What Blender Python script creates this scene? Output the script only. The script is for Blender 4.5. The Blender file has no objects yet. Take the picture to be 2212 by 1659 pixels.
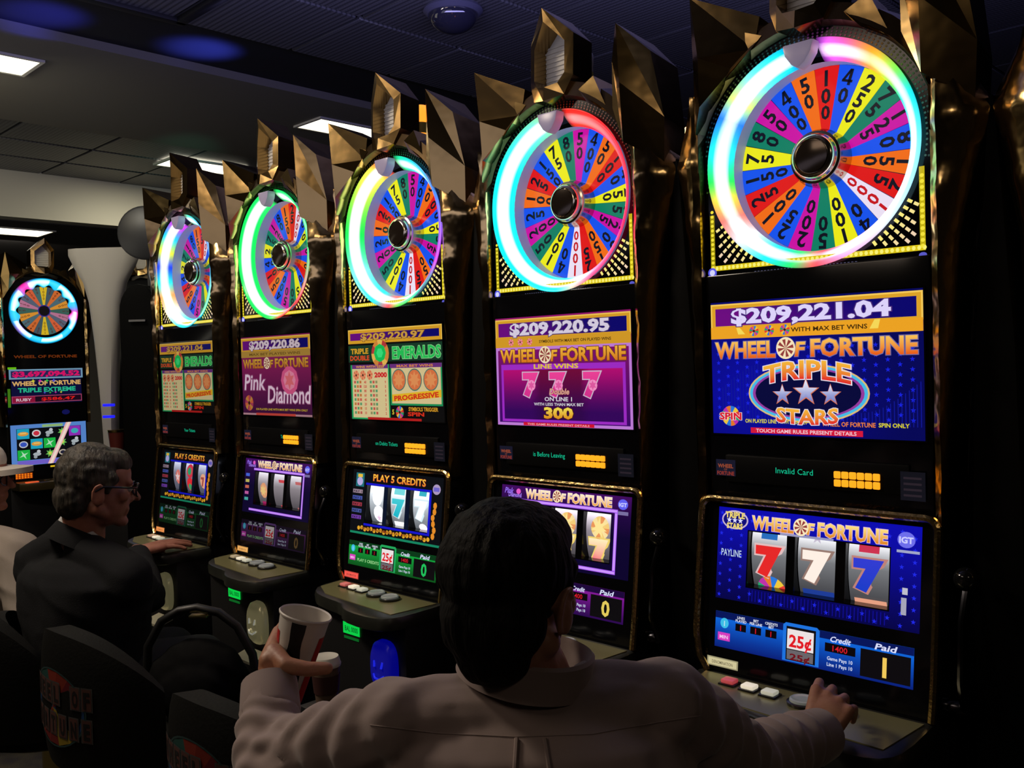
import bpy, bmesh, math, random
from mathutils import Vector, Matrix, noise
random.seed(7)
PI = math.pi
scene = bpy.context.scene
COL = scene.collection

# ------------------------------------------------------------------ camera
CAM = Vector((0.930, -2.063, 1.497))
RT = Vector((0.7177, 0.6958, -0.0281)).normalized()
FW = Vector((-0.6963, 0.7173, -0.0249)).normalized()
UPV = RT.cross(FW).normalized()
FPX = 1987.15
cam_data = bpy.data.cameras.new('camera')
cam = bpy.data.objects.new('camera', cam_data)
COL.objects.link(cam)
cam_data.sensor_width = 36.0
cam_data.lens = 36.0 * FPX / 2212.0
cam_data.clip_start = 0.02
m = Matrix((RT, UPV, -FW)).transposed().to_4x4()
m.translation = CAM
cam.matrix_world = m
scene.camera = cam

def P(u, v, d):
    """world point surveyed from picture column, row and distance along the view axis"""
    return CAM + (FW + RT * ((u - 1106.0) / FPX) - UPV * ((v - 829.5) / FPX)) * d

# ------------------------------------------------------------------ world + exposure
world = bpy.data.worlds.new('world')
scene.world = world
world.use_nodes = True
world.node_tree.nodes['Background'].inputs[0].default_value = (0.30, 0.27, 0.33, 1)
world.node_tree.nodes['Background'].inputs[1].default_value = 0.004
vs = scene.view_settings
vs.view_transform = 'Standard'
vs.look = 'None'
vs.exposure = 0.0
vs.gamma = 1.0
vs.use_curve_mapping = False

def area(name, loc, direction, size, sizey, energy, color):
    l = bpy.data.lights.new(name, 'AREA')
    l.shape = 'RECTANGLE'
    l.size = size
    l.size_y = sizey
    l.energy = energy
    l.color = color
    o = bpy.data.objects.new(name, l)
    o.location = loc
    o.rotation_euler = Vector(direction).to_track_quat('-Z', 'Y').to_euler()
    COL.objects.link(o)
    return o

def spot(name, loc, direction, energy, color, angle, blend=1.0):
    l = bpy.data.lights.new(name, 'SPOT')
    l.energy = energy
    l.color = color
    l.spot_size = angle
    l.spot_blend = blend
    l.shadow_soft_size = 0.05
    o = bpy.data.objects.new(name, l)
    o.location = loc
    o.rotation_euler = Vector(direction).to_track_quat('-Z', 'Y').to_euler()
    COL.objects.link(o)
    return o

# daylight-white ceiling lamps behind and beside the photographer
area('ceiling_lamp_light', (-0.9, -3.4, 3.1), (0.1, 0.35, -1), 1.2, 0.6, 9, (1.0, 0.80, 0.62))
area('ceiling_lamp_light', (-2.3, -1.9, 3.1), (0.25, 0.1, -1), 0.6, 0.6, 48, (1.0, 0.84, 0.66))
area('ceiling_lamp_light', (2.6, -2.6, 3.1), (-0.5, 0.1, -1), 0.6, 0.6, 4, (1.0, 0.80, 0.62))
# lit hall beyond the coffer
area('hall_light', (-4.35, -0.6, 3.1), (-0.35, 0.4, -1), 0.3, 0.6, 12, (1.0, 0.93, 0.76))
area('hall_light', (-6.3, 1.4, 2.9), (-0.3, 0, -1), 0.6, 0.8, 12, (1.0, 0.93, 0.72))
area('hall_light', (-6.0, -1.4, 2.9), (-0.75, 0.1, 0.02), 0.8, 1.6, 13, (1.0, 0.95, 0.78))
# lights without fixtures, added for the far hall and the ceiling colour
area('hall_light', (-8.4, 0.8, 2.7), (-0.6, 0.0, -1), 0.6, 1.2, 16, (1.0, 0.92, 0.78))  # added fill under the low ceiling to lift the far wall
area('hall_light', (-4.7, -0.9, 3.05), (-0.8, 0.65, -0.5), 0.3, 0.6, 4, (1.0, 0.88, 0.62))  # added fill aimed at the crowns across the aisle
spot('blue_ceiling_spot', (-3.45, 0.75, 2.25), (-0.15, -0.42, 0.95), 300.0, (0.07, 0.10, 1.0), 0.40)  # added spot for a blue patch on the ceiling, no fixture behind it
spot('blue_ceiling_spot', (-3.35, -0.05, 2.25), (-0.3, -0.40, 0.95), 220.0, (0.07, 0.08, 1.0), 0.42)  # second added spot, for the other blue ceiling patch
spot('green_ceiling_spot', (-3.7, 0.6, 2.3), (-2.2, 0.7, 0.9), 60.0, (0.1, 0.5, 0.35), 0.35)
area('cabinet_top_glow', (-0.9, 0.25, 2.55), (-0.1, 0.1, 1), 3.0, 0.5, 60, (0.42, 0.40, 1.0))  # unseen area light added to tint the ceiling above the row
area('ceiling_fill', (-1.4, -2.2, 2.2), (-0.15, 0.3, 1), 3.0, 1.6, 13, (0.75, 0.74, 1.0))  # unseen upward fill added to brighten the near ceiling
area('ceiling_fill', (-5.2, -1.9, 2.0), (-0.15, 0.5, 1), 2.0, 1.6, 9, (1.0, 0.93, 0.76))  # unseen upward fill added for the soffit farther back

# ------------------------------------------------------------------ colour + material helpers
def lin(c, s=1.0):
    r = []
    for v in c[:3]:
        v = v / 255.0
        r.append((v / 12.92 if v <= 0.04045 else ((v + 0.055) / 1.055) ** 2.4) * s)
    return (r[0], r[1], r[2], 1.0)

MATS = {}
def mat(name, base=(0.5, 0.5, 0.5), rough=0.5, metal=0.0, emit=None, estr=0.0, spec=0.5,
        bump=None, var=None, coat=0.0, sheen=0.0, sss=0.0, noshadow=False):
    if name in MATS:
        return MATS[name]
    mt = bpy.data.materials.new(name)
    mt.use_nodes = True
    nt = mt.node_tree
    b = nt.nodes['Principled BSDF']
    b.inputs['Base Color'].default_value = (*base[:3], 1)
    b.inputs['Roughness'].default_value = rough
    b.inputs['Metallic'].default_value = metal
    b.inputs['Specular IOR Level'].default_value = spec
    b.inputs['Coat Weight'].default_value = coat
    b.inputs['Sheen Weight'].default_value = sheen
    if sss:
        b.inputs['Subsurface Weight'].default_value = sss
        b.inputs['Subsurface Radius'].default_value = (0.02, 0.008, 0.004)
        b.inputs['Subsurface Scale'].default_value = 0.3
    if emit is not None:
        b.inputs['Emission Color'].default_value = (*emit[:3], 1)
        b.inputs['Emission Strength'].default_value = estr
    tc = None
    if bump or var:
        tc = nt.nodes.new('ShaderNodeTexCoord')
    if var:  # (scale, other colour, detail)
        n = nt.nodes.new('ShaderNodeTexNoise')
        n.inputs['Scale'].default_value = var[0]
        n.inputs['Detail'].default_value = 5
        mx = nt.nodes.new('ShaderNodeMix')
        mx.data_type = 'RGBA'
        mx.inputs[6].default_value = (*base[:3], 1)
        mx.inputs[7].default_value = (*var[1][:3], 1)
        mp = nt.nodes.new('ShaderNodeMapping')
        if len(var) > 2:
            mp.inputs['Scale'].default_value = var[2]
        nt.links.new(tc.outputs['Object'], mp.inputs[0])
        nt.links.new(mp.outputs[0], n.inputs['Vector'])
        cr = nt.nodes.new('ShaderNodeValToRGB')
        cr.color_ramp.elements[0].position = 0.38
        cr.color_ramp.elements[1].position = 0.64
        nt.links.new(n.outputs['Fac'], cr.inputs[0])
        nt.links.new(cr.outputs[0], mx.inputs[0])
        nt.links.new(mx.outputs[2], b.inputs['Base Color'])
    if bump:  # (scale, strength, distance, mapping scale)
        n = nt.nodes.new('ShaderNodeTexNoise')
        n.inputs['Scale'].default_value = bump[0]
        n.inputs['Detail'].default_value = 3
        mp = nt.nodes.new('ShaderNodeMapping')
        if len(bump) > 3:
            mp.inputs['Scale'].default_value = bump[3]
        bp = nt.nodes.new('ShaderNodeBump')
        bp.inputs['Strength'].default_value = bump[1]
        bp.inputs['Distance'].default_value = bump[2]
        nt.links.new(tc.outputs['Object'], mp.inputs[0])
        nt.links.new(mp.outputs[0], n.inputs['Vector'])
        nt.links.new(n.outputs['Fac'], bp.inputs['Height'])
        nt.links.new(bp.outputs[0], b.inputs['Normal'])
    MATS[name] = mt
    return mt

def glow_mat(name='lit_print', strength=1.0, rough=0.25):
    if name in MATS:
        return MATS[name]
    mt = bpy.data.materials.new(name)
    mt.use_nodes = True
    nt = mt.node_tree
    b = nt.nodes['Principled BSDF']
    b.inputs['Base Color'].default_value = (0.006, 0.006, 0.006, 1)
    b.inputs['Roughness'].default_value = rough
    b.inputs['Specular IOR Level'].default_value = 0.2
    a = nt.nodes.new('ShaderNodeAttribute')
    a.attribute_name = 'Col'
    nt.links.new(a.outputs['Color'], b.inputs['Emission Color'])
    b.inputs['Emission Strength'].default_value = strength
    MATS[name] = mt
    return mt

def print_mat():
    if 'ink_print' in MATS:
        return MATS['ink_print']
    mt = bpy.data.materials.new('ink_print')
    mt.use_nodes = True
    nt = mt.node_tree
    b = nt.nodes['Principled BSDF']
    b.inputs['Roughness'].default_value = 0.6
    a = nt.nodes.new('ShaderNodeAttribute')
    a.attribute_name = 'Col'
    nt.links.new(a.outputs['Color'], b.inputs['Base Color'])
    MATS['ink_print'] = mt
    return mt

GLOW = glow_mat()
PRINT = print_mat()
BLACK = mat('black_lacquer', (0.010, 0.010, 0.011), 0.28)
SATIN = mat('black_satin', (0.009, 0.009, 0.010), 0.5)
GLASS_BLACK = mat('black_glass', (0.004, 0.004, 0.005), 0.12, spec=0.3)
GOLD = mat('polished_gold', (0.34, 0.225, 0.09), 0.17, 1.0, bump=(5.0, 0.25, 0.012))
GOLDW = mat('rippled_gold', (0.62, 0.42, 0.18), 0.15, 1.0, bump=(9.0, 0.55, 0.014, (1, 1, 0.7)))
GOLDF = mat('gold_trim', (0.80, 0.58, 0.20), 0.2, 1.0)
CHROME = mat('chrome', (0.75, 0.75, 0.78), 0.15, 1.0)
MESHG = mat('grey_grille', (0.75, 0.72, 0.64), 0.6)
LIP = mat('ring_lit_rim', (0.36, 0.42, 0.62), 0.45, emit=(0.25, 0.32, 0.62), estr=0.30)  # emission stands in for ring light falling on the rim

# ------------------------------------------------------------------ mesh helpers
def link_mesh(name, me, parent=None, label=None):
    o = bpy.data.objects.new(name, me)
    COL.objects.link(o)
    if parent is not None:
        o.parent = parent
    if label:
        o['label'] = label
    return o

def mesh_from(name, verts, faces, mt, parent=None, smooth=False, label=None, cols=None):
    me = bpy.data.meshes.new(name)
    me.from_pydata([tuple(v) for v in verts], [], faces)
    me.materials.append(mt)
    if smooth:
        me.polygons.foreach_set('use_smooth', [True] * len(me.polygons))
    if cols is not None:
        a = me.color_attributes.new('Col', 'FLOAT_COLOR', 'POINT')
        flat = []
        for c in cols:
            flat += [c[0], c[1], c[2], 1.0]
        a.data.foreach_set('color', flat)
    me.update()
    return link_mesh(name, me, parent, label)

class MB:
    """collects simple solids into one mesh"""
    def __init__(self):
        self.v = []
        self.f = []
    def add(self, vs, fs):
        o = len(self.v)
        self.v += [Vector(p) for p in vs]
        self.f += [tuple(i + o for i in f) for f in fs]
        return self
    def box(self, x0, x1, y0, y1, z0, z1):
        v = [(x, y, z) for x in (x0, x1) for y in (y0, y1) for z in (z0, z1)]
        return self.add(v, [(0, 1, 3, 2), (4, 6, 7, 5), (0, 4, 5, 1), (2, 3, 7, 6), (0, 2, 6, 4), (1, 5, 7, 3)])
    def prism_xz(self, pts, y0, y1):
        """pts (x,z) anticlockwise seen from -y; y0 front, y1 back"""
        n = len(pts)
        v = [(p[0], y0, p[1]) for p in pts] + [(p[0], y1, p[1]) for p in pts]
        f = [tuple(range(n)), tuple(range(2 * n - 1, n - 1, -1))]
        for i in range(n):
            j = (i + 1) % n
            f.append((i, i + n, j + n, j))
        return self.add(v, f)
    def prism_xy(self, pts, z0, z1):
        n = len(pts)
        v = [(p[0], p[1], z0) for p in pts] + [(p[0], p[1], z1) for p in pts]
        f = [tuple(range(n - 1, -1, -1)), tuple(range(n, 2 * n))]
        for i in range(n):
            j = (i + 1) % n
            f.append((i, j, j + n, i + n))
        return self.add(v, f)
    def tube(self, pts, r, n=8, closed=False, cap=True):
        pts = [Vector(p) for p in pts]
        rad = r if isinstance(r, (list, tuple)) else [r] * len(pts)
        rings = []
        prev = None
        for i, p in enumerate(pts):
            a = pts[i - 1] if (i > 0 or closed) else p
            b = pts[(i + 1) % len(pts)] if (i < len(pts) - 1 or closed) else p
            t = (b - a)
            t = t.normalized() if t.length > 1e-9 else Vector((0, 0, 1))
            if prev is None:
                h = Vector((0, 0, 1)) if abs(t.z) < 0.9 else Vector((1, 0, 0))
                s = t.cross(h).normalized()
            else:
                s = (prev - t * prev.dot(t)).normalized()
            prev = s
            q = t.cross(s)
            rings.append([p + (s * math.cos(2 * PI * k / n) + q * math.sin(2 * PI * k / n)) * rad[i] for k in range(n)])
        v = [x for rg in rings for x in rg]
        f = []
        m_ = len(rings)
        for i in range(m_ if closed else m_ - 1):
            a = i * n
            b = ((i + 1) % m_) * n
            for k in range(n):
                f.append((a + k, a + (k + 1) % n, b + (k + 1) % n, b + k))
        if cap and not closed:
            f.append(tuple(range(n - 1, -1, -1)))
            f.append(tuple(range((m_ - 1) * n, m_ * n)))
        return self.add(v, f)
    def lathe(self, prof, M=None, n=32, cap=True):
        """prof (r, h) revolved about local z; M places it"""
        M = M or Matrix()
        v = []
        for r, h in prof:
            for k in range(n):
                a = 2 * PI * k / n
                v.append(M @ Vector((r * math.cos(a), r * math.sin(a), h)))
        f = []
        for i in range(len(prof) - 1):
            for k in range(n):
                f.append((i * n + k, i * n + (k + 1) % n, (i + 1) * n + (k + 1) % n, (i + 1) * n + k))
        if cap:
            f.append(tuple(range(n - 1, -1, -1)))
            f.append(tuple(range((len(prof) - 1) * n, len(prof) * n)))
        return self.add(v, f)
    def build(self, name, mt, parent=None, smooth=False, label=None, bevel=0.0, seg=2, angle=0.6):
        me = bpy.data.meshes.new(name)
        me.from_pydata([tuple(p) for p in self.v], [], self.f)
        bm = bmesh.new()
        bm.from_mesh(me)
        bmesh.ops.remove_doubles(bm, verts=bm.verts, dist=1e-6)
        bmesh.ops.recalc_face_normals(bm, faces=bm.faces)
        if bevel > 0:
            es = [e for e in bm.edges if len(e.link_faces) == 2 and e.calc_face_angle(0) > angle]
            bmesh.ops.bevel(bm, geom=es, offset=bevel, segments=seg, profile=0.6, affect='EDGES', clamp_overlap=True)
        bm.to_mesh(me)
        bm.free()
        me.materials.append(mt)
        if smooth:
            me.polygons.foreach_set('use_smooth', [True] * len(me.polygons))
        if bevel > 0 or smooth:
            try:
                me.set_sharp_from_angle(angle=0.7)
            except Exception:
                pass
        return link_mesh(name, me, parent, label)

def shared(cache, key, maker, parent, loc=None):
    """build once, afterwards copy with shared mesh data"""
    if key not in cache:
        o = maker(parent)
        cache[key] = o
        return o
    o = cache[key].copy()
    COL.objects.link(o)
    o.parent = parent
    return o

def tag(o, label, cat, group=None, kind=None):
    if label:
        o['label'] = label
    if cat:
        o['category'] = cat
    if group:
        o['group'] = group
    if kind:
        o['kind'] = kind
    return o

def empty(name, loc, rz=0.0, s=1.0):
    o = bpy.data.objects.new(name, None)
    COL.objects.link(o)
    o.location = loc
    o.rotation_euler = (0, 0, rz)
    o.scale = (s, s, s)
    o.empty_display_size = 0.1
    return o

# ------------------------------------------------------------------ flat print (screens, signs)
TXT = {}
def glyphs(s, bold):
    key = (s, round(bold, 4))
    if key in TXT:
        return TXT[key]
    cu = bpy.data.curves.new('lettering', 'FONT')
    cu.body = s
    cu.size = 1.0
    cu.offset = bold
    cu.resolution_u = 2
    cu.fill_mode = 'FRONT'
    cu.align_x = 'LEFT'
    ob = bpy.data.objects.new('lettering', cu)
    COL.objects.link(ob)
    dg = bpy.context.evaluated_depsgraph_get()
    me = bpy.data.meshes.new_from_object(ob.evaluated_get(dg))
    vs = [(v.co.x, v.co.y) for v in me.vertices]
    fs = [tuple(p.vertices) for p in me.polygons]
    bpy.data.objects.remove(ob)
    bpy.data.curves.remove(cu)
    bpy.data.meshes.remove(me)
    if vs:
        x0 = min(v[0] for v in vs); x1 = max(v[0] for v in vs)
        y0 = min(v[1] for v in vs); y1 = max(v[1] for v in vs)
    else:
        x0 = x1 = y0 = y1 = 0
    TXT[key] = (vs, fs, x0, x1, y0, y1)
    return TXT[key]

class Art:
    STEP = 0.00035
    def __init__(self, gain=1.0):
        self.v = []
        self.f = []
        self.c = []
        self.gain = gain
    def _c(self, col, x, y):
        c = col(x, y) if callable(col) else col
        return lin(c, self.gain * (c[3] if len(c) > 3 else 1.0))
    def poly(self, pts, col, h=0):
        o = len(self.v)
        for p in pts:
            self.v.append((p[0], p[1], h))
            self.c.append(self._c(col, p[0], p[1]))
        self.f.append(tuple(range(o, o + len(pts))))
    def rect(self, x0, y0, x1, y1, col, h=0):
        self.poly([(x0, y0), (x1, y0), (x1, y1), (x0, y1)], col, h)
    def grid(self, x0, y0, x1, y1, col, h=0, nx=6, ny=6):
        for i in range(nx):
            for j in range(ny):
                a = x0 + (x1 - x0) * i / nx; b = x0 + (x1 - x0) * (i + 1) / nx
                c = y0 + (y1 - y0) * j / ny; d = y0 + (y1 - y0) * (j + 1) / ny
                self.rect(a, c, b, d, col, h)
    def frame(self, x0, y0, x1, y1, t, col, h=0):
        self.rect(x0, y0, x1, y0 + t, col, h)
        self.rect(x0, y1 - t, x1, y1, col, h)
        self.rect(x0, y0 + t, x0 + t, y1 - t, col, h)
        self.rect(x1 - t, y0 + t, x1, y1 - t, col, h)
    def ell(self, cx, cy, rx, ry, col, h=0, n=24, a0=0.0, a1=None):
        a1 = 2 * PI if a1 is None else a1
        full = abs(a1 - a0 - 2 * PI) < 1e-6
        pts = [(cx + rx * math.cos(a0 + (a1 - a0) * k / n), cy + ry * math.sin(a0 + (a1 - a0) * k / n)) for k in range(n if full else n + 1)]
        if not full:
            pts = [(cx, cy)] + pts
        self.poly(pts, col, h)
    def ring(self, cx, cy, rx, ry, t, col, h=0, n=32, ty=None):
        ty = t if ty is None else ty
        for k in range(n):
            a = 2 * PI * k / n; b = 2 * PI * (k + 1) / n
            self.poly([(cx + rx * math.cos(a), cy + ry * math.sin(a)), (cx + rx * math.cos(b), cy + ry * math.sin(b)),
                       (cx + (rx - t) * math.cos(b), cy + (ry - ty) * math.sin(b)), (cx + (rx - t) * math.cos(a), cy + (ry - ty) * math.sin(a))], col, h)
    def star(self, cx, cy, r, col, h=0, k=0.4, n=5, rot=PI / 2):
        pts = []
        for i in range(2 * n):
            rr = r if i % 2 == 0 else r * k
            pts.append((cx + rr * math.cos(rot + i * PI / n), cy + rr * math.sin(rot + i * PI / n)))
        for i in range(2 * n):
            self.poly([(cx, cy), pts[i], pts[(i + 1) % (2 * n)]], col, h)
    def wheel(self, cx, cy, r, h=0, cols=None, n=12):
        cols = cols or [(230, 60, 50), (240, 200, 60), (40, 120, 220), (230, 120, 40), (190, 50, 170), (40, 160, 110)]
        for i in range(n):
            a = 2 * PI * i / n; b = 2 * PI * (i + 1) / n
            self.poly([(cx, cy), (cx + r * math.cos(a), cy + r * math.sin(a)), (cx + r * math.cos((a + b) / 2), cy + r * math.sin((a + b) / 2)),
                       (cx + r * math.cos(b), cy + r * math.sin(b))], cols[i % len(cols)], h)
        self.ell(cx, cy, r * 0.25, r * 0.25, (60, 30, 20), h + 1)
    def text(self, s, x, y, size, col, h=2, w=None, align='c', bold=0.02, shear=0.0, outline=None, ow=0.035, grad=None, rot=0.0, arc=0.0):
        """size = cap height; w = forced width; grad=(top,bottom) colours"""
        vs, fs, x0, x1, y0, y1 = glyphs(s, bold)
        if not vs:
            return
        asc = 0.73
        sy = size / asc
        sx = sy if w is None else w / max(1e-6, (x1 - x0))
        tw = (x1 - x0) * sx
        ox = {'c': -tw / 2, 'l': 0, 'r': -tw}[align]
        cr, sr = math.cos(rot), math.sin(rot)
        def emit(vs, fs, ux0, cfun, hh, dx=0.0):
            o = len(self.v)
            for a, b in vs:
                px = (a - x0) * sx + ox
                py = b * sy + shear * 0
                px += shear * b * sy
                if arc:
                    q = (px / max(1e-6, tw / 2))
                    py += arc * (1 - q * q)
                X = x + px * cr - py * sr
                Y = y + px * sr + py * cr
                self.v.append((X, Y, hh))
                self.c.append(cfun(b))
            self.f.extend(tuple(i + o for i in f) for f in fs)
        if outline:
            v2, f2, *_ = glyphs(s, bold + ow)
            oc = lin(outline, self.gain)
            emit(v2, f2, x0, lambda b: oc, h)
            h += 1
        if grad:
            ct = lin(grad[0], self.gain); cb = lin(grad[1], self.gain)
            def cf(b):
                t = max(0, min(1, b / asc))
                return tuple(ct[i] * t + cb[i] * (1 - t) for i in range(3))
        else:
            cc = lin(col, self.gain)
            cf = lambda b: cc
        emit(vs, fs, x0, cf, h)
    def build(self, name, parent, fmap, label=None, mt=None, kind=None):
        """fmap(x, y, lift) -> Vector in parent space"""
        vv = [fmap(a, b, c * self.STEP) for a, b, c in self.v]
        o = mesh_from(name, vv, self.f, mt or GLOW, parent, cols=self.c, label=label)
        if kind:
            o['kind'] = kind
        return o

def front(y):
    """map art (x, z) to a vertical plane facing -y"""
    return lambda a, b, h: Vector((a, y - 0.0006 - h, b))

# title used on several displays: WHEEL OF FORTUNE
def wof(A, x0, x1, y, size, h=3, top=(250, 215, 110), bot=(225, 110, 30), out=(120, 60, 90)):
    W = x1 - x0
    A.text('WHEEL', x0, y, size, top, h, w=W * 0.33, align='l', bold=0.035, outline=out, grad=(top, bot))
    cx = x0 + W * 0.385
    A.ell(cx, y + size * 0.5, size * 0.62, size * 0.66, (250, 230, 190), h + 2)
    for i in range(8):
        a = 2 * PI * i / 8
        A.poly([(cx, y + size * 0.5), (cx + size * 0.52 * math.cos(a), y + size * (0.5 + 0.54 * math.sin(a))),
                (cx + size * 0.52 * math.cos(a + 0.42), y + size * (0.5 + 0.54 * math.sin(a + 0.42)))], (150, 60, 60), h + 3)
    A.text('F', x0 + W * 0.43, y + size * 0.02, size * 0.85, top, h, w=W * 0.045, align='l', bold=0.03, shear=0.15, outline=out, grad=(top, bot))
    A.text('FORTUNE', x1, y, size, top, h, w=W * 0.49, align='r', bold=0.035, outline=out, grad=(top, bot))

# ------------------------------------------------------------------ slot machine
SQ = 0.9
ZC = 2.141          # wheel centre height in machine units
SEQ = 'RBYGMBORWBYGMBORBYGMBO'
NUM = ['100', '40', '250', '75', '125', '80', '150', '25', '1000', '40', '100', '50', '200', '25', '100', '25', '150', '75', '80', '50', '400', '50']
WCOL = {'R': (226, 22, 20), 'B': (20, 84, 240), 'Y': (240, 238, 22), 'G': (12, 128, 100), 'M': (205, 14, 165), 'O': (245, 110, 18), 'W': (240, 228, 248)}
cache = {}

def lerp(a, b, t):
    return tuple(a[i] + (b[i] - a[i]) * t for i in range(len(a)))

def ring_colour(stops, t):
    n = len(stops)
    for i in range(n):
        a = stops[i]
        b = stops[(i + 1) % n]
        ta = a[0]
        tb = b[0] if i < n - 1 else b[0] + 360
        if ta <= t <= tb:
            k = (t - ta) / max(1e-6, tb - ta)
            return lerp(a[1], b[1], k), a[2] + (b[2] - a[2]) * k
    return stops[0][1], stops[0][2]

def p_base(parent):
    b = MB()
    # pedestal sides and a front block that carries the deck
    b.box(-0.285, 0.285, -0.26, 0.30, 0.0, 0.83)
    b.box(-0.20, 0.30, -0.42, -0.24, 0.05, 0.825)
    return b.build('base_cabinet', SATIN, parent, bevel=0.012)

def p_body(parent):
    b = MB()
    b.box(-0.283, 0.283, -0.155, 0.27, 0.82, 1.875)
    b.box(-0.283, 0.283, -0.070, 0.27, 1.875, 2.20)
    pts = [(0.283 * math.cos(a * PI / 16), 2.18 + 0.25 * math.sin(a * PI / 16)) for a in range(17)]
    b.prism_xz(pts, -0.07, 0.25)
    return b.build('upper_cabinet', BLACK, parent, bevel=0.006)

def deck_outline():
    raw = [(-0.298, -0.255), (-0.285, -0.36), (-0.215, -0.425), (-0.12, -0.448), (0.00, -0.458), (0.05, -0.492), (0.12, -0.512),
           (0.24, -0.512), (0.295, -0.482), (0.312, -0.42), (0.305, -0.255)]
    out = []
    for i in range(len(raw)):
        p0 = raw[max(0, i - 1)]; p1 = raw[i]; p2 = raw[min(len(raw) - 1, i + 1)]
        if 0 < i < len(raw) - 1:
            out.append(tuple(p1[k] * 0.75 + p0[k] * 0.25 for k in (0, 1)))
            out.append(tuple(p1[k] * 0.75 + p2[k] * 0.25 for k in (0, 1)))
        else:
            out.append(p1)
    return out

def p_deck(parent):
    o = deck_outline()
    b = MB()
    n = len(o)
    cx, cy = 0.0, -0.34
    def sc(p, s, dz):
        return (cx + (p[0] - cx) * s, min(p[1] if p[1] > -0.26 else cy + (p[1] - cy) * s, -0.255), dz)
    rows = [[sc(p, 0.86, 0.795) for p in o], [sc(p, 0.985, 0.806) for p in o], [sc(p, 1.0, 0.83) for p in o], [sc(p, 0.975, 0.846) for p in o], [sc(p, 0.93, 0.85) for p in o]]
    v = [q for r in rows for q in r]
    f = []
    for i in range(len(rows) - 1):
        for k in range(n):
            f.append((i * n + k, i * n + (k + 1) % n, (i + 1) * n + (k + 1) % n, (i + 1) * n + k))
    f.append(tuple(range(n - 1, -1, -1)))
    f.append(tuple(range((len(rows) - 1) * n, len(rows) * n)))
    b.add(v, f)
    return b.build('button_deck', mat('deck_black', (0.022, 0.023, 0.019), 0.32), parent, smooth=True)

def p_deck_plate(parent):
    b = MB()
    b.prism_xy([(-0.262, -0.27), (-0.245, -0.372), (-0.14, -0.425), (0.04, -0.438), (0.27, -0.452), (0.285, -0.27)][::-1], 0.849, 0.8525)
    return b.build('deck_plate', mat('deck_brass', (0.30, 0.28, 0.13), 0.30, 0.35), parent)

def sq_button(col, e):
    def mk(parent):
        b = MB()
        b.box(-0.017, 0.017, -0.015, 0.015, 0.0, 0.010)
        r = b.build('small_button', mat('button_' + str(col), tuple(x / 255 for x in col), 0.3, emit=lin(col), estr=e), parent, bevel=0.004)
        return r
    return mk

def collar(parent):
    b = MB()
    b.box(-0.022, 0.022, -0.020, 0.020, -0.002, 0.005)
    return b.build('button_collar', BLACK, parent, bevel=0.003)

def round_button(parent):
    b = MB()
    b.lathe([(0.036, -0.002), (0.037, 0.007), (0.032, 0.009)], n=24)
    o = b.build('round_button', BLACK, parent, smooth=True)
    c = MB()
    c.lathe([(0.031, 0.008), (0.030, 0.014), (0.026, 0.016), (0.024, 0.0145), (0.010, 0.0145)], n=24)
    q = c.build('button_cap', mat('button_silver', (0.40, 0.42, 0.42), 0.25, 0.3, emit=(0.5, 0.55, 0.5), estr=0.10), o, smooth=True)
    return o

def round_copy(parent):
    if 'rb' not in cache:
        cache['rb'] = round_button(parent)
        return cache['rb']
    o = cache['rb'].copy(); COL.objects.link(o); o.parent = parent
    for ch in list(cache['rb'].children):
        c = ch.copy(); COL.objects.link(c); c.parent = o
    return o

def pl_y(z):
    """front of the lower glass at height z (leans back towards the top)"""
    return -0.2625 + (z - 0.826) / (1.29 - 0.826) * 0.0575

def lowmap(a, b, h):
    return Vector((a, pl_y(b) + 0.010 - 0.0006 - h, b))

def p_lower_glass(parent):
    # plate with three reel windows cut through it
    xs = [-0.29, -0.167, -0.062, -0.040, 0.064, 0.088, 0.191, 0.29]
    zs = [0.835, 1.075, 1.213, 1.285]
    v, f = [], []
    def idx(x, z, back):
        v.append((x, pl_y(z) + 0.010 + (0.02 if back else 0), z))
        return len(v) - 1
    b = MB()
    for i in range(7):
        for j in range(3):
            if j == 1 and i in (1, 3, 5):
                # reveal walls round the window
                x0, x1, z0, z1 = xs[i], xs[i + 1], zs[j], zs[j + 1]
                def q(x, z, d):
                    return (x, pl_y(z) + 0.010 + d, z)
                c = [q(x0, z0, 0), q(x1, z0, 0), q(x1, z1, 0), q(x0, z1, 0), q(x0, z0, 0.035), q(x1, z0, 0.035), q(x1, z1, 0.035), q(x0, z1, 0.035)]
                b.add(c, [(0, 4, 5, 1), (1, 5, 6, 2), (2, 6, 7, 3), (3, 7, 4, 0)])
                continue
            x0, x1, z0, z1 = xs[i], xs[i + 1], zs[j], zs[j + 1]
            b.add([(x0, pl_y(z0) + 0.010, z0), (x1, pl_y(z0) + 0.010, z0), (x1, pl_y(z1) + 0.010, z1), (x0, pl_y(z1) + 0.010, z1)], [(0, 1, 2, 3)])
    return b.build('lower_glass', GLASS_BLACK, parent)

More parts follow.
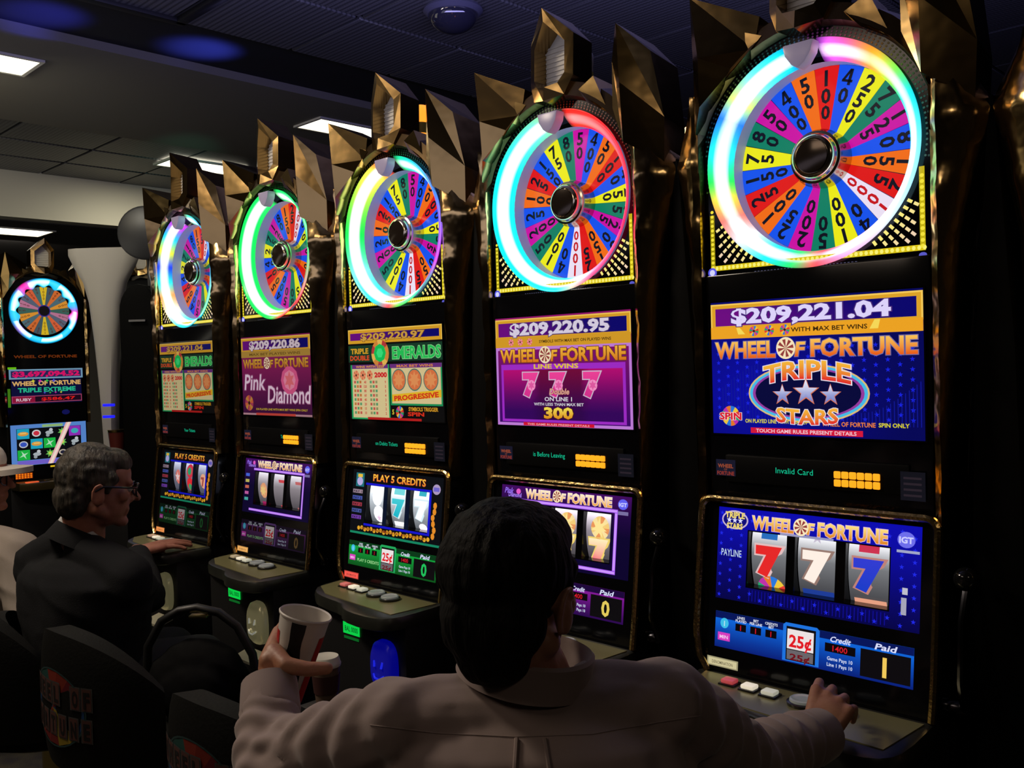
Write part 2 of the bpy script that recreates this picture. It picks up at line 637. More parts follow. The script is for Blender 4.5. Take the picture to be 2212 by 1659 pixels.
def p_frame(parent):
    pts = []
    def add(x, z):
        pts.append((x, pl_y(z) - 0.002, z))
    add(-0.262, 0.850); add(-0.288, 0.885); add(-0.297, 0.93)
    for k in range(9):
        add(-0.300, 0.95 + 0.30 * k / 8)
    for k in range(1, 6):
        a = PI - k * PI / 10
        add(-0.272 + 0.028 * math.cos(a), 1.262 + 0.028 * math.sin(a))
    for k in range(1, 10):
        add(-0.272 + 0.544 * k / 10, 1.290)
    for k in range(0, 6):
        a = PI / 2 - k * PI / 10
        add(0.272 + 0.028 * math.cos(a), 1.262 + 0.028 * math.sin(a))
    for k in range(8, -1, -1):
        add(0.300, 0.95 + 0.30 * k / 8)
    add(0.299, 0.90); add(0.297, 0.855)
    return MB().tube(pts, 0.0095, 8).build('gold_frame', mat('gold_frame', (0.55, 0.38, 0.14), 0.22, 1.0, bump=(60, 0.5, 0.004)), parent, smooth=True)

def p_band(parent):
    b = MB()
    b.box(-0.285, 0.285, -0.190, -0.15, 1.285, 1.872)
    return b.build('display_surround', GLASS_BLACK, parent, bevel=0.004)

def p_surround(parent):
    # flat black surround of the wheel: straight foot, round head, circular opening
    n = 64
    ri = 0.228
    out, inn = [], []
    for k in range(n):
        a = 2 * PI * k / n
        c, s = math.cos(a), math.sin(a)
        inn.append((ri * c, ZC + ri * s))
        if s >= 0:
            R = 0.306
            x, z = R * c, ZC + R * s
            x = max(-0.287, min(0.287, x))
        else:
            t = min(0.287 / max(1e-6, abs(c)), 0.268 / max(1e-6, -s))
            x, z = t * c, ZC + t * s
        out.append((x, z))
    # snap two samples on the bottom corners
    for cx_ in (-0.287, 0.287):
        j = min(range(n), key=lambda q: (out[q][0] - cx_) ** 2 + (out[q][1] - (ZC - 0.268)) ** 2)
        out[j] = (cx_, ZC - 0.268)
    inn2 = [(p[0] / ri * 0.268, (p[1] - ZC) / ri * 0.268 + ZC) for p in inn]
    v = [(p[0], -0.178, p[1]) for p in out] + [(p[0], -0.178, p[1]) for p in inn2] + [(p[0], -0.08, p[1]) for p in out] + [(p[0] / ri * 0.247, -0.12, (p[1] - ZC) / ri * 0.247 + ZC) for p in inn]
    f = []
    for k in range(n):
        j = (k + 1) % n
        f.append((k, j, n + j, n + k))
        f.append((k, 2 * n + k, 2 * n + j, j))
        f.append((n + k, n + j, 3 * n + j, 3 * n + k))
    return MB().add(v, f).build('wheel_surround', GLASS_BLACK, parent)

def p_lip(parent):
    n = 72
    prof = [(0.2280, -0.135), (0.2280, -0.132), (0.2285, -0.120), (0.2295, -0.087)]
    v, f = [], []
    for r, y in prof:
        for k in range(n):
            a = 2 * PI * k / n
            v.append((r * math.cos(a), y, ZC + r * math.sin(a)))
    for i in range(len(prof) - 1):
        for k in range(n):
            f.append((i * n + k, i * n + (k + 1) % n, (i + 1) * n + (k + 1) % n, (i + 1) * n + k))
    return MB().add(v, f).build('wheel_rim', LIP, parent, smooth=True)

def p_hub(parent):
    M = Matrix.Translation((0, -0.122, ZC)) @ Matrix.Rotation(PI / 2, 4, 'X')
    b = MB().lathe([(0.070, -0.036), (0.071, 0.0), (0.068, 0.006), (0.068, 0.012), (0.064, 0.020), (0.058, 0.022), (0.055, 0.034), (0.050, 0.040), (0.044, 0.042), (0.041, 0.038)], M, n=40)
    o = b.build('wheel_hub', mat('hub_metal', (0.62, 0.52, 0.38), 0.16, 1.0), parent, smooth=True)
    MB().lathe([(0.041, 0.036), (0.040, 0.041), (0.02, 0.043), (0.002, 0.043)], M, n=32).build('hub_cap', mat('hub_cap', (0.05, 0.035, 0.025), 0.12, 0.6), o, smooth=True)
    return o

def p_pointer(parent):
    b = MB()
    pts = [(-0.040, 2.402), (0.040, 2.402), (0.034, 2.375), (0.018, 2.352), (0.0, 2.340), (-0.018, 2.352), (-0.034, 2.375)]
    b.prism_xz(pts[::-1], -0.224, -0.186)
    return b.build('wheel_pointer', mat('pointer_plastic', (0.40, 0.36, 0.46), 0.3, emit=(0.30, 0.24, 0.42), estr=0.25), parent, bevel=0.006)

def pillar(sign):
    def mk(parent):
        random.seed(3)
        rows = []
        N = 40
        for i in range(N + 1):
            z = 1.275 + (2.34 - 1.275) * i / N
            if z < 1.9:
                xo = 0.318 + 0.030 * (z - 1.275) / 0.625
            else:
                xo = 0.348 + 0.052 * min(1, (z - 1.9) / 0.28)
            if z > 2.19:
                xo = 0.400 - 0.075 * (z - 2.19) / 0.15
            w = 0.0035 * math.sin(z * 37) + 0.002 * math.sin(z * 83 + 1)
            xi = 0.288
            rows.append([(sign * xi, -0.168, z), (sign * (xi + 0.004), -0.200 + w * 0.6, z), (sign * (xi + 0.020), -0.212 + w, z),
                         (sign * (xi + (xo - xi) * 0.55 + 0.006), -0.196 + w * 0.8, z), (sign * xo, -0.140 + w * 0.5, z), (sign * (xo - 0.01), -0.05, z), (sign * xi, -0.04, z)])
        n = 7
        v = [p for r in rows for p in r]
        f = []
        for i in range(N):
            for k in range(n):
                f.append((i * n + k, i * n + (k + 1) % n, (i + 1) * n + (k + 1) % n, (i + 1) * n + k))
        f.append(tuple(range(n)))
        f.append(tuple(range(N * n, N * n + n)))
        o = MB().add(v, f).build('gold_pillar', GOLDW, parent, smooth=True)
        return o
    return mk

def p_arch(parent):
    # gold hood that follows the round head
    n = 28
    v, f = [], []
    for k in range(n + 1):
        a = PI * k / n
        c, s = math.cos(a), math.sin(a)
        for r, y in ((0.300, -0.182), (0.308, -0.205), (0.340, -0.190), (0.352, -0.10), (0.30, -0.08)):
            x = r * c
            lim = 0.292 if r < 0.33 else 0.33
            v.append((max(-lim, min(lim, x)), y, ZC + r * s * (1.0 + 0.03 * (r > 0.33))))
    m_ = 5
    for k in range(n):
        for j in range(m_):
            f.append((k * m_ + j, k * m_ + (j + 1) % m_, (k + 1) * m_ + (j + 1) % m_, (k + 1) * m_ + j))
    f.append(tuple(range(m_)))
    f.append(tuple(range(n * m_, n * m_ + m_)))
    return MB().add(v, f).build('gold_hood', mat('dark_gold', (0.10, 0.065, 0.03), 0.33, 1.0, bump=(8, 0.2, 0.008)), parent)

def p_centre_prong(parent):
    # open five-cornered frame with a ridge running down the front and a grille inside
    b = MB()
    o = [(0.006, -0.24, 2.704), (0.088, -0.195, 2.622), (0.084, -0.197, 2.50), (0.060, -0.212, 2.445), (0.0, -0.238, 2.432), (-0.060, -0.212, 2.445), (-0.084, -0.197, 2.50), (-0.082, -0.195, 2.622)]
    i_ = [(0.006, -0.236, 2.665), (0.062, -0.206, 2.603), (0.060, -0.208, 2.51), (0.040, -0.218, 2.482), (0.0, -0.232, 2.474), (-0.040, -0.218, 2.482), (-0.060, -0.208, 2.51), (-0.058, -0.206, 2.603)]
    n = len(o)
    bk = [(p[0], -0.10 if abs(p[0]) < 0.03 else -0.11, p[2] - 0.012) for p in o]
    ib = [(p[0], -0.125, p[2]) for p in i_]
    v = o + i_ + bk + ib
    f = []
    for k in range(n):
        j = (k + 1) % n
        f += [(k, j, n + j, n + k), (k, 2 * n + k, 2 * n + j, j), (n + k, n + j, 3 * n + j, 3 * n + k), (2 * n + k, 3 * n + k, 3 * n + j, 2 * n + j)]
    r = b.add(v, f).build('crown_prong', GOLD, parent, label='centre prong of the crown, open with a grille inside')
    g = MB()
    g.add([(p[0] * 1.02, -0.152, p[2]) for p in i_], [tuple(range(n))])
    for q in range(10):
        z = 2.485 + q * 0.014
        g.box(-0.058, 0.058, -0.156, -0.152, z, z + 0.005)
    g.build('grille', MESHG, r)
    return r

def side_prong(parent, left):
    b = MB()
    if left:
        F_ = [(-0.278, -0.250, 2.579), (-0.255, -0.255, 2.42), (-0.262, -0.240, 2.30), (-0.292, -0.215, 2.24), (-0.300, -0.205, 2.40)]
        G_ = [(-0.112, -0.195, 2.500), (-0.130, -0.195, 2.425), (-0.190, -0.200, 2.388)]
        f = [(0, 1, 2, 3, 4), (0, 5, 6, 1), (1, 6, 7, 2)]
        loop = [0, 5, 6, 7, 2, 3, 4]
    else:
        F_ = [(0.284, -0.250, 2.582), (0.290, -0.248, 2.42), (0.288, -0.235, 2.26), (0.240, -0.215, 2.365), (0.234, -0.205, 2.50)]
        G_ = [(0.362, -0.200, 2.498), (0.382, -0.170, 2.32), (0.375, -0.165, 2.20)]
        f = [(0, 1, 2, 3, 4), (0, 5, 6, 1), (1, 6, 7, 2)]
        loop = [0, 5, 6, 7, 2, 3, 4]
    dz = 0.012 if left else 0.02
    v = F_ + G_ + [(p[0], -0.09 if left else -0.07, p[2] - dz) for p in F_ + G_]
    n = len(F_ + G_)
    for k in range(len(loop)):
        a = loop[k]; c = loop[(k + 1) % len(loop)]
        f.append((a, a + n, c + n, c))
    f.append(tuple(q + n for q in loop))
    return b.add(v, f).build('crown_prong', GOLD, parent)

def p_shoulder(parent, s_):
    # small pointed block between two prongs
    b = MB()
    v = [(s_ * 0.105, -0.20, 2.45), (s_ * 0.165, -0.205, 2.475), (s_ * 0.215, -0.20, 2.36), (s_ * 0.15, -0.215, 2.40), (s_ * 0.105, -0.10, 2.44), (s_ * 0.165, -0.10, 2.465), (s_ * 0.215, -0.10, 2.35), (s_ * 0.15, -0.10, 2.39)]
    b.add(v, [(0, 1, 2, 3), (4, 7, 6, 5), (0, 4, 5, 1), (1, 5, 6, 2), (2, 6, 7, 3), (3, 7, 4, 0)])
    return b.build('crown_base', GOLD, parent)

def candle(parent, lit):
    b = MB()
    b.lathe([(0.030, 2.40), (0.030, 2.59), (0.032, 2.595), (0.032, 2.625), (0.026, 2.635)], Matrix.Translation((-0.035, 0.0, 0)), n=20)
    o = b.build('candle_lamp', mat('candle_white', (0.45, 0.45, 0.42), 0.3) if not lit else mat('candle_orange', (0.8, 0.3, 0.05), 0.3, emit=(1.0, 0.27, 0.02), estr=1.7), parent, smooth=True)
    c = MB()
    c.lathe([(0.0305, 2.53), (0.031, 2.57)], Matrix.Translation((-0.035, 0.0, 0)), n=20, cap=False)
    c.build('candle_band', mat('candle_yellow', (0.35, 0.33, 0.05), 0.3), o, smooth=True)
    return o

def p_lever(parent):
    b = MB()
    b.tube([(0.345, -0.20, 0.875), (0.352, -0.245, 0.95), (0.352, -0.235, 1.08), (0.352, -0.20, 1.15)], [0.010, 0.008, 0.007, 0.007], 8)
    b.lathe([(0.022, 0.0), (0.026, 0.03), (0.02, 0.05)], Matrix.Translation((0.30, -0.19, 0.875)) @ Matrix.Rotation(PI / 2, 4, 'Y'), n=16)
    o = b.build('pull_lever', mat('dark_chrome', (0.06, 0.06, 0.07), 0.2, 1.0), parent, smooth=True)
    k = MB()
    M = Matrix.Translation((0.352, -0.20, 1.165))
    k.lathe([(0.026 * math.sin(PI * q / 10) + 1e-4, -0.026 * math.cos(PI * q / 10)) for q in range(11)], M, n=16)
    k.build('lever_knob', mat('black_ball', (0.008, 0.008, 0.008), 0.08), o, smooth=True)
    return o

def p_bill(parent, kind):
    b = MB()
    M = Matrix.Translation((0.20, -0.424, 0.665)) @ Matrix.Rotation(PI / 2, 4, 'X')
    mt = mat('bill_champagne', (0.55, 0.52, 0.34), 0.28, 0.7, emit=(0.5, 0.45, 0.22), estr=0.12) if kind != 'blue' else mat('bill_blue', (0.02, 0.02, 0.10), 0.35, emit=(0.0, 0.002, 0.55), estr=0.30)
    pts = []
    for k in range(24):
        a = 2 * PI * k / 24
        x = 0.062 * (abs(math.cos(a)) ** 0.7) * (1 if math.cos(a) > 0 else -1)
        z = 0.085 * (abs(math.sin(a)) ** 0.7) * (1 if math.sin(a) > 0 else -1)
        pts.append((x * (1.0 + 0.25 * (-z)), z))
    v, f = [], []
    rows = [(1.0, 0.0), (0.97, 0.020), (0.80, 0.032), (0.45, 0.036)]
    for s, d in rows:
        for p in pts:
            v.append((0.20 + p[0] * s, -0.42 - d, 0.665 + p[1] * s))
    n = len(pts)
    for i in range(len(rows) - 1):
        for k in range(n):
            f.append((i * n + k, i * n + (k + 1) % n, (i + 1) * n + (k + 1) % n, (i + 1) * n + k))
    f.append(tuple(range(3 * n, 4 * n)))
    o = b.add(v, f).build('bill_acceptor', mt, parent, smooth=True, label='bill slot glowing blue' if kind == 'blue' else None)
    s = MB()
    s.tube([(0.175, -0.458, 0.640), (0.187, -0.463, 0.630), (0.21, -0.463, 0.628), (0.228, -0.458, 0.640)], 0.0035, 6)
    s.tube([(0.178, -0.456, 0.685), (0.182, -0.460, 0.665)], 0.004, 6)
    s.tube([(0.222, -0.456, 0.685), (0.218, -0.460, 0.665)], 0.004, 6)
    s.build('bill_guide', mat('bill_guide_metal', (0.85, 0.83, 0.75), 0.1, 1.0, emit=(0.7, 0.7, 0.6), estr=0.25) if kind != 'blue' else mat('bill_guide_blue', (0, 0, 0.3), 0.2, emit=(0.02, 0.03, 1.0), estr=0.6), o, smooth=True)
    t = MB()
    t.add([(0.125, -0.43, 0.555), (0.265, -0.43, 0.555), (0.265, -0.50, 0.535), (0.125, -0.50, 0.535), (0.125, -0.43, 0.545), (0.265, -0.43, 0.545), (0.265, -0.50, 0.525), (0.125, -0.50, 0.525)],
          [(0, 1, 2, 3), (7, 6, 5, 4), (0, 4, 5, 1), (1, 5, 6, 2), (2, 6, 7, 3), (3, 7, 4, 0)])
    t.build('bill_shelf', mat('shelf_cream', (0.6, 0.57, 0.42), 0.3, 0.3) if kind != 'blue' else mat('shelf_blue', (0.02, 0.02, 0.3), 0.3, emit=(0.0, 0.004, 0.85), estr=0.55), o)
    return o

# ---- wheel of one machine
def build_wheel(parent, turn, gain):
    n = 22
    r0, r1 = 0.060, 0.2285
    pts = [(0.229 * math.cos(2 * PI * k / 48), ZC + 0.229 * math.sin(2 * PI * k / 48)) for k in range(48)]
    dial = MB().prism_xz(pts, -0.086, -0.078).build('prize_wheel', mat('dial_blue', (0.02, 0.05, 0.2), 0.3), parent)
    for k in range(n):
        # clockwise from the top
        a_mid = PI / 2 - 2 * PI * (k + turn) / n
        da = PI / n * 0.965
        col = WCOL[SEQ[k]]
        A = Art(gain)
        K_ = 4
        o1 = [(r1 * math.cos(a_mid - da + 2 * da * q / K_), ZC + r1 * math.sin(a_mid - da + 2 * da * q / K_)) for q in range(K_ + 1)]
        i1 = [(r0 * math.cos(a_mid + da), ZC + r0 * math.sin(a_mid + da)), (r0 * math.cos(a_mid - da), ZC + r0 * math.sin(a_mid - da))]
        poly = o1 + i1
        v = [(p[0], -0.0895, p[1]) for p in poly] + [(p[0], -0.0858, p[1]) for p in poly]
        m_ = len(poly)
        f = [tuple(range(m_))] + [(q, q + m_, (q + 1) % m_ + m_, (q + 1) % m_) for q in range(m_)]
        mesh_from('wheel_wedge', v, f, GLOW, dial, cols=[lin(col, gain)] * (2 * m_))
    for k in range(n):
        A = Art(gain)
        a_mid = PI / 2 - 2 * PI * (k + turn) / n
        s = NUM[k]
        red = SEQ[k] == 'W'
        size0 = 0.035 if len(s) < 4 else 0.030
        r = r1 - 0.008
        for ch in s:
            size = size0 * (0.70 + 0.42 * r / r1)
            rr = r - size
            cx, cz = rr * math.cos(a_mid), ZC + rr * math.sin(a_mid)
            ink = (200, 20, 30) if red else (10, 14, 30)
            ro = a_mid - PI / 2
            if ch == '4':
                for quad in (((-0.36, 0.18), (-0.36, 0.34), (0.34, 0.34), (0.34, 0.18)), ((0.04, 0.0), (0.04, 1.0), (0.24, 1.0), (0.24, 0.0)), ((-0.36, 0.30), (-0.17, 0.30), (0.20, 1.0), (0.02, 1.0))):
                    A.poly([(cx + size * (px * math.cos(ro) - pz * math.sin(ro)), cz + size * (px * math.sin(ro) + pz * math.cos(ro))) for px, pz in quad], ink, 1)
            else:
                A.text(ch, cx, cz, size, ink, 1, align='c', bold=0.030, rot=ro)
            r = rr - 0.006
        A.build('wheel_number', dial, front(-0.0897))
    return dial

def build_ring(parent, stops, gap=7.0, gain=1.0):
    """light tube round the wheel; stops are (clockwise degrees from top, colour, core strength)"""
    n, m_ = 144, 15
    v, f, c = [], [], []
    R0, t = 0.2500, 0.0220
    for k in range(n + 1):
        deg = gap + (360 - 2 * gap) * k / n
        a = PI / 2 - math.radians(deg)
        col, core = ring_colour(stops, deg)
        fade = min(1.0, (k + 0.3) / 3.0, (n - k + 0.3) / 3.0)
        for j in range(m_):
            th = PI * j / (m_ - 1)
            r = R0 + t * math.cos(th) - 0.004 * math.sin(th)
            y = -0.163 - 0.029 * math.cos(th) - 0.007 * math.sin(th)
            v.append((r * math.cos(a), y, ZC + r * math.sin(a)))
            w = math.sin(th) ** 1.5
            e = lin(col, gain)
            cc = [e[i] * (0.9 + 0.6 * w) + core * max(0, w - 0.72) * 3.0 * gain for i in range(3)]
            c.append([x * fade for x in cc])
    for k in range(n):
        for j in range(m_ - 1):
            a = k * m_ + j
            f.append((a, a + 1, a + m_ + 1, a + m_))
    o = mesh_from('light_ring', v, f, glow_mat('ring_light', 1.25, 0.2), parent, smooth=True, cols=c)
    return o

def build_bulbs(parent, stops, gain):
    A = Art(gain)
    zb = 1.884
    Y1, Y2 = (250, 232, 60), (190, 170, 20)
    # glowing bulb strings on both legs and the foot
    A.rect(-0.276, zb, 0.272, zb + 0.013, (225, 200, 20), 0)
    A.rect(-0.276, zb, -0.263, 2.03, (160, 145, 12), 0)
    A.rect(0.260, zb, 0.272, 2.07, (200, 180, 18), 0)
    for k in range(46):
        A.ell(-0.270 + k * 0.012, zb + 0.0065, 0.0045, 0.0055, (255, 246, 120), 1, 6)
    for k in range(13):
        A.ell(-0.2695, zb + 0.010 + k * 0.012, 0.005, 0.0045, Y1, 1, 6)
        A.ell(0.266, zb + 0.010 + k * 0.013, 0.005, 0.0048, Y1, 1, 6)
    # arc of small dots echoing the ring colour
    for k in range(84):
        deg = -100 + 200 * k / 83
        col, _ = ring_colour(stops, deg % 360)
        a = PI / 2 - math.radians(deg)
        for q, r in enumerate((0.279, 0.2865, 0.294)):
            x = r * math.cos(a)
            if abs(x) > 0.283:
                continue
            A.ell(x, ZC + r * math.sin(a), 0.0030, 0.0030, lerp(col, (110, 90, 10), 0.35) + ((0.22, 0.12, 0.06)[q],), 1, 5)
    # rays of dashes filling both lower corners
    for s in (-1, 1):
        for k in range(18):
            ang = math.radians(-31 - k * 3.5)
            c, sn = math.cos(ang) * s, math.sin(ang)
            r = 0.279
            q = 0
            while r < 0.44:
                x, z = r * c, ZC + r * sn
                lx = 0.256
                if z < zb + 0.02 or abs(x) > lx:
                    break
                col = lerp((255, 240, 130), (235, 190, 235), min(1, q / 6.0))
                px, pz = -sn, c
                w = 0.0036
                L = 0.0060
                A.poly([(x - c * L - px * w, z - sn * L - pz * w), (x + c * L - px * w, z + sn * L - pz * w), (x + c * L + px * w, z + sn * L + pz * w), (x - c * L + px * w, z - sn * L + pz * w)][::(1 if s > 0 else 1)], col, 0)
                r += 0.0165
                q += 1
    # round maker's emblem at the foot
    A.ell(-0.272, zb - 0.004, 0.013, 0.013, (90, 90, 235), 2, 14)
    A.ell(-0.272, zb - 0.004, 0.008, 0.008, (215, 215, 255), 3, 10)
    A.ell(0.266, zb - 0.010, 0.009, 0.006, (90, 90, 200), 2, 10)
    # fine print under the wheel
    for k in range(30):
        A.rect(-0.15 + k * 0.009, zb - 0.014, -0.145 + k * 0.009, zb - 0.010, (90, 90, 120), 0)
    return A.build('bulb_print', parent, front(-0.178), kind='stuff')

# ---- upper display pictures
def jackpot_bar(A, amount, y0, y1, plain=False):
    g = (225, 165, 40)
    A.rect(0, y0 - 0.0, 0.54, y1, (250, 205, 90), 1)
    A.rect(0.004, y0, 0.536, y1 - 0.004, g, 2)
    A.grid(0.014, y0 + (0.008 if not plain else 0.012), 0.526, y1 - (0.012 if not plain else 0.014), lambda x, y: lerp((110, 10, 130), (8, 4, 110), min(1, max(0, (x / 0.54) * 1.5 + (y - y0) * 5 - 0.4))), 3, 10, 3)

def screen_stars(A):
    A.grid(0, 0, 0.54, 0.34, lambda x, y: lerp((8, 10, 170), (4, 6, 88), min(1, math.hypot((x - 0.1) / 0.4, (y - 0.1) / 0.3))), 0, 14, 10)
    for i in range(19):
        for j in range(8):
            A.star(0.02 + i * 0.0275, 0.045 + j * 0.023 + (0.0115 if i % 2 else 0), 0.0065, (22, 34, 225), 1)
    for i in range(60):
        x = 0.03 + i * 0.0085
        A.rect(x, 0.03, x + 0.002, 0.12 + 0.06 * math.sin(i * 0.11), (16, 24, 150), 1)
    jackpot_bar(A, '', 0.270, 0.335)
    A.rect(0, 0.245, 0.54, 0.275, (240, 165, 35), 4)
    A.text('$209,221.04', 0.265, 0.284, 0.037, (225, 215, 255), 5, w=0.41, bold=0.045, outline=(70, 40, 120))
    for k in range(3):
        A.wheel(0.125 + 0.042 * k, 0.262, 0.013, 6)
    A.text('WITH MAX BET WINS', 0.32, 0.256, 0.011, (60, 40, 10), 6, w=0.19, bold=0.02)
    A.poly([(0.08, 0.255), (0.10, 0.255), (0.085, 0.272), (0.075, 0.272)], (250, 220, 90), 6)
    A.poly([(0.42, 0.255), (0.44, 0.255), (0.445, 0.276), (0.432, 0.276)], (250, 220, 90), 6)
    wof(A, 0.012, 0.528, 0.196, 0.041, 5, top=(255, 200, 90), bot=(235, 90, 20), out=(120, 110, 160))
    A.ell(0.262, 0.105, 0.156, 0.072, (225, 190, 120), 4, 40)
    A.ell(0.262, 0.105, 0.152, 0.068, (70, 190, 235), 5, 40)
    A.ell(0.262, 0.105, 0.144, 0.062, (150, 60, 160), 6, 40)
    A.ell(0.262, 0.105, 0.136, 0.058, (6, 8, 60), 7, 40)
    A.text('TRIPLE', 0.262, 0.128, 0.045, (0, 0, 0), 8, w=0.225, bold=0.03, outline=(235, 225, 240), grad=((250, 190, 60), (230, 30, 40)), arc=0.014)
    A.text('STARS', 0.262, 0.036, 0.036, (0, 0, 0), 8, w=0.16, bold=0.03, outline=(235, 225, 240), grad=((250, 190, 60), (230, 30, 40)), arc=-0.006)
    for dx, dy, r in ((-0.062, 0.101, 0.028), (0, 0.108, 0.036), (0.062, 0.101, 0.028)):
        A.star(0.262 + dx, dy, r, (220, 120, 90), 10)
        A.star(0.262 + dx, dy + 0.001, r * 0.86, lambda x, y: lerp((120, 130, 200), (245, 245, 255), max(0, min(1, (y - 0.09) * 25))), 11)
    A.wheel(0.053, 0.046, 0.026, 4, n=12)
    A.text('SPIN', 0.053, 0.037, 0.018, (220, 30, 50), 7, w=0.064, bold=0.04, outline=(250, 240, 240))
    A.text('ON PLAYED LINE WITH MAX BET WINS', 0.095, 0.030, 0.010, (225, 215, 40), 5, w=0.20, align='l', bold=0.02)
    A.text('WHEEL OF FORTUNE', 0.300, 0.027, 0.011, (240, 130, 50), 5, w=0.13, align='l', bold=0.02)
    A.text('SPIN ONLY', 0.437, 0.028, 0.010, (225, 215, 40), 5, w=0.07, align='l', bold=0.02)
    A.rect(0.11, 0.004, 0.40, 0.018, (215, 25, 60), 5)
    A.text('TOUCH GAME RULES PRESENT DETAILS', 0.255, 0.0065, 0.009, (245, 200, 215), 6, w=0.26, bold=0.02)

def screen_line_wins(A):
    A.grid(0, 0, 0.54, 0.34, lambda x, y: lerp((60, 6, 110), (150, 20, 110), max(0, min(1, y / 0.3))), 0, 4, 6)
    jackpot_bar(A, '', 0.272, 0.335)
    A.rect(0, 0.246, 0.54, 0.277, (220, 160, 40), 4)
    A.text('$209,220.95', 0.265, 0.285, 0.036, (225, 215, 235), 5, w=0.40, bold=0.045, outline=(80, 60, 110))
    for k in range(3):
        A.wheel(0.070 + 0.040 * k, 0.262, 0.011, 6, cols=[(235, 90, 130), (240, 170, 150)])
    A.text('SYMBOLS WITH MAX BET ON PLAYED WINS', 0.33, 0.257, 0.009, (70, 50, 15), 6, w=0.28, bold=0.02)
    wof(A, 0.02, 0.522, 0.200, 0.040, 5, top=(252, 190, 60), bot=(225, 120, 30), out=(110, 60, 20))
    A.frame(0, 0, 0.54, 0.246, 0.009, (200, 130, 225), 2)
    A.grid(0.022, 0.012, 0.518, 0.192, lambda x, y: (165, 45, 205), 3, 2, 2)
    A.grid(0.032, 0.020, 0.508, 0.175, lambda x, y: lerp((55, 4, 95), (190, 12, 120), max(0, min(1, (y - 0.05) / 0.12))) if abs(x - 0.27) > 0.1 else lerp((50, 4, 80), (120, 8, 60), max(0, min(1, (y - 0.05) / 0.12))), 4, 12, 6)
    A.text('LINE WINS', 0.255, 0.178, 0.014, (240, 205, 60), 6, w=0.18, bold=0.03)
    for cx in (0.150, 0.262, 0.395):
        A.text('7', cx, 0.098, 0.066, (0, 0, 0), 6, w=0.066, bold=0.07, outline=(215, 190, 215), grad=((250, 70, 160), (225, 50, 150)))
        A.ell(cx + 0.004, 0.126, 0.017, 0.017, (255, 150, 205), 9, 12)
        A.star(cx + 0.004, 0.126, 0.015, (235, 95, 170), 10, 0.5, 6)
    A.text('Double', 0.268, 0.099, 0.018, (230, 170, 150), 11, w=0.080, bold=0.03, outline=(110, 20, 40), shear=0.2)
    A.text('ON LINE 1', 0.262, 0.078, 0.013, (230, 225, 235), 7, w=0.11, bold=0.02)
    A.text('WITH LESS THAN MAX BET', 0.262, 0.064, 0.009, (225, 220, 230), 7, w=0.20, bold=0.02)
    A.text('300', 0.262, 0.026, 0.033, (0, 0, 0), 7, w=0.118, bold=0.045, outline=(80, 30, 10), grad=((255, 235, 90), (235, 150, 30)))
    A.rect(0.115, 0.001, 0.40, 0.011, (220, 20, 50), 6)
    A.text('THIS GAME RULES PRESENT DETAILS', 0.257, 0.003, 0.006, (250, 190, 200), 7, w=0.25, bold=0.01)

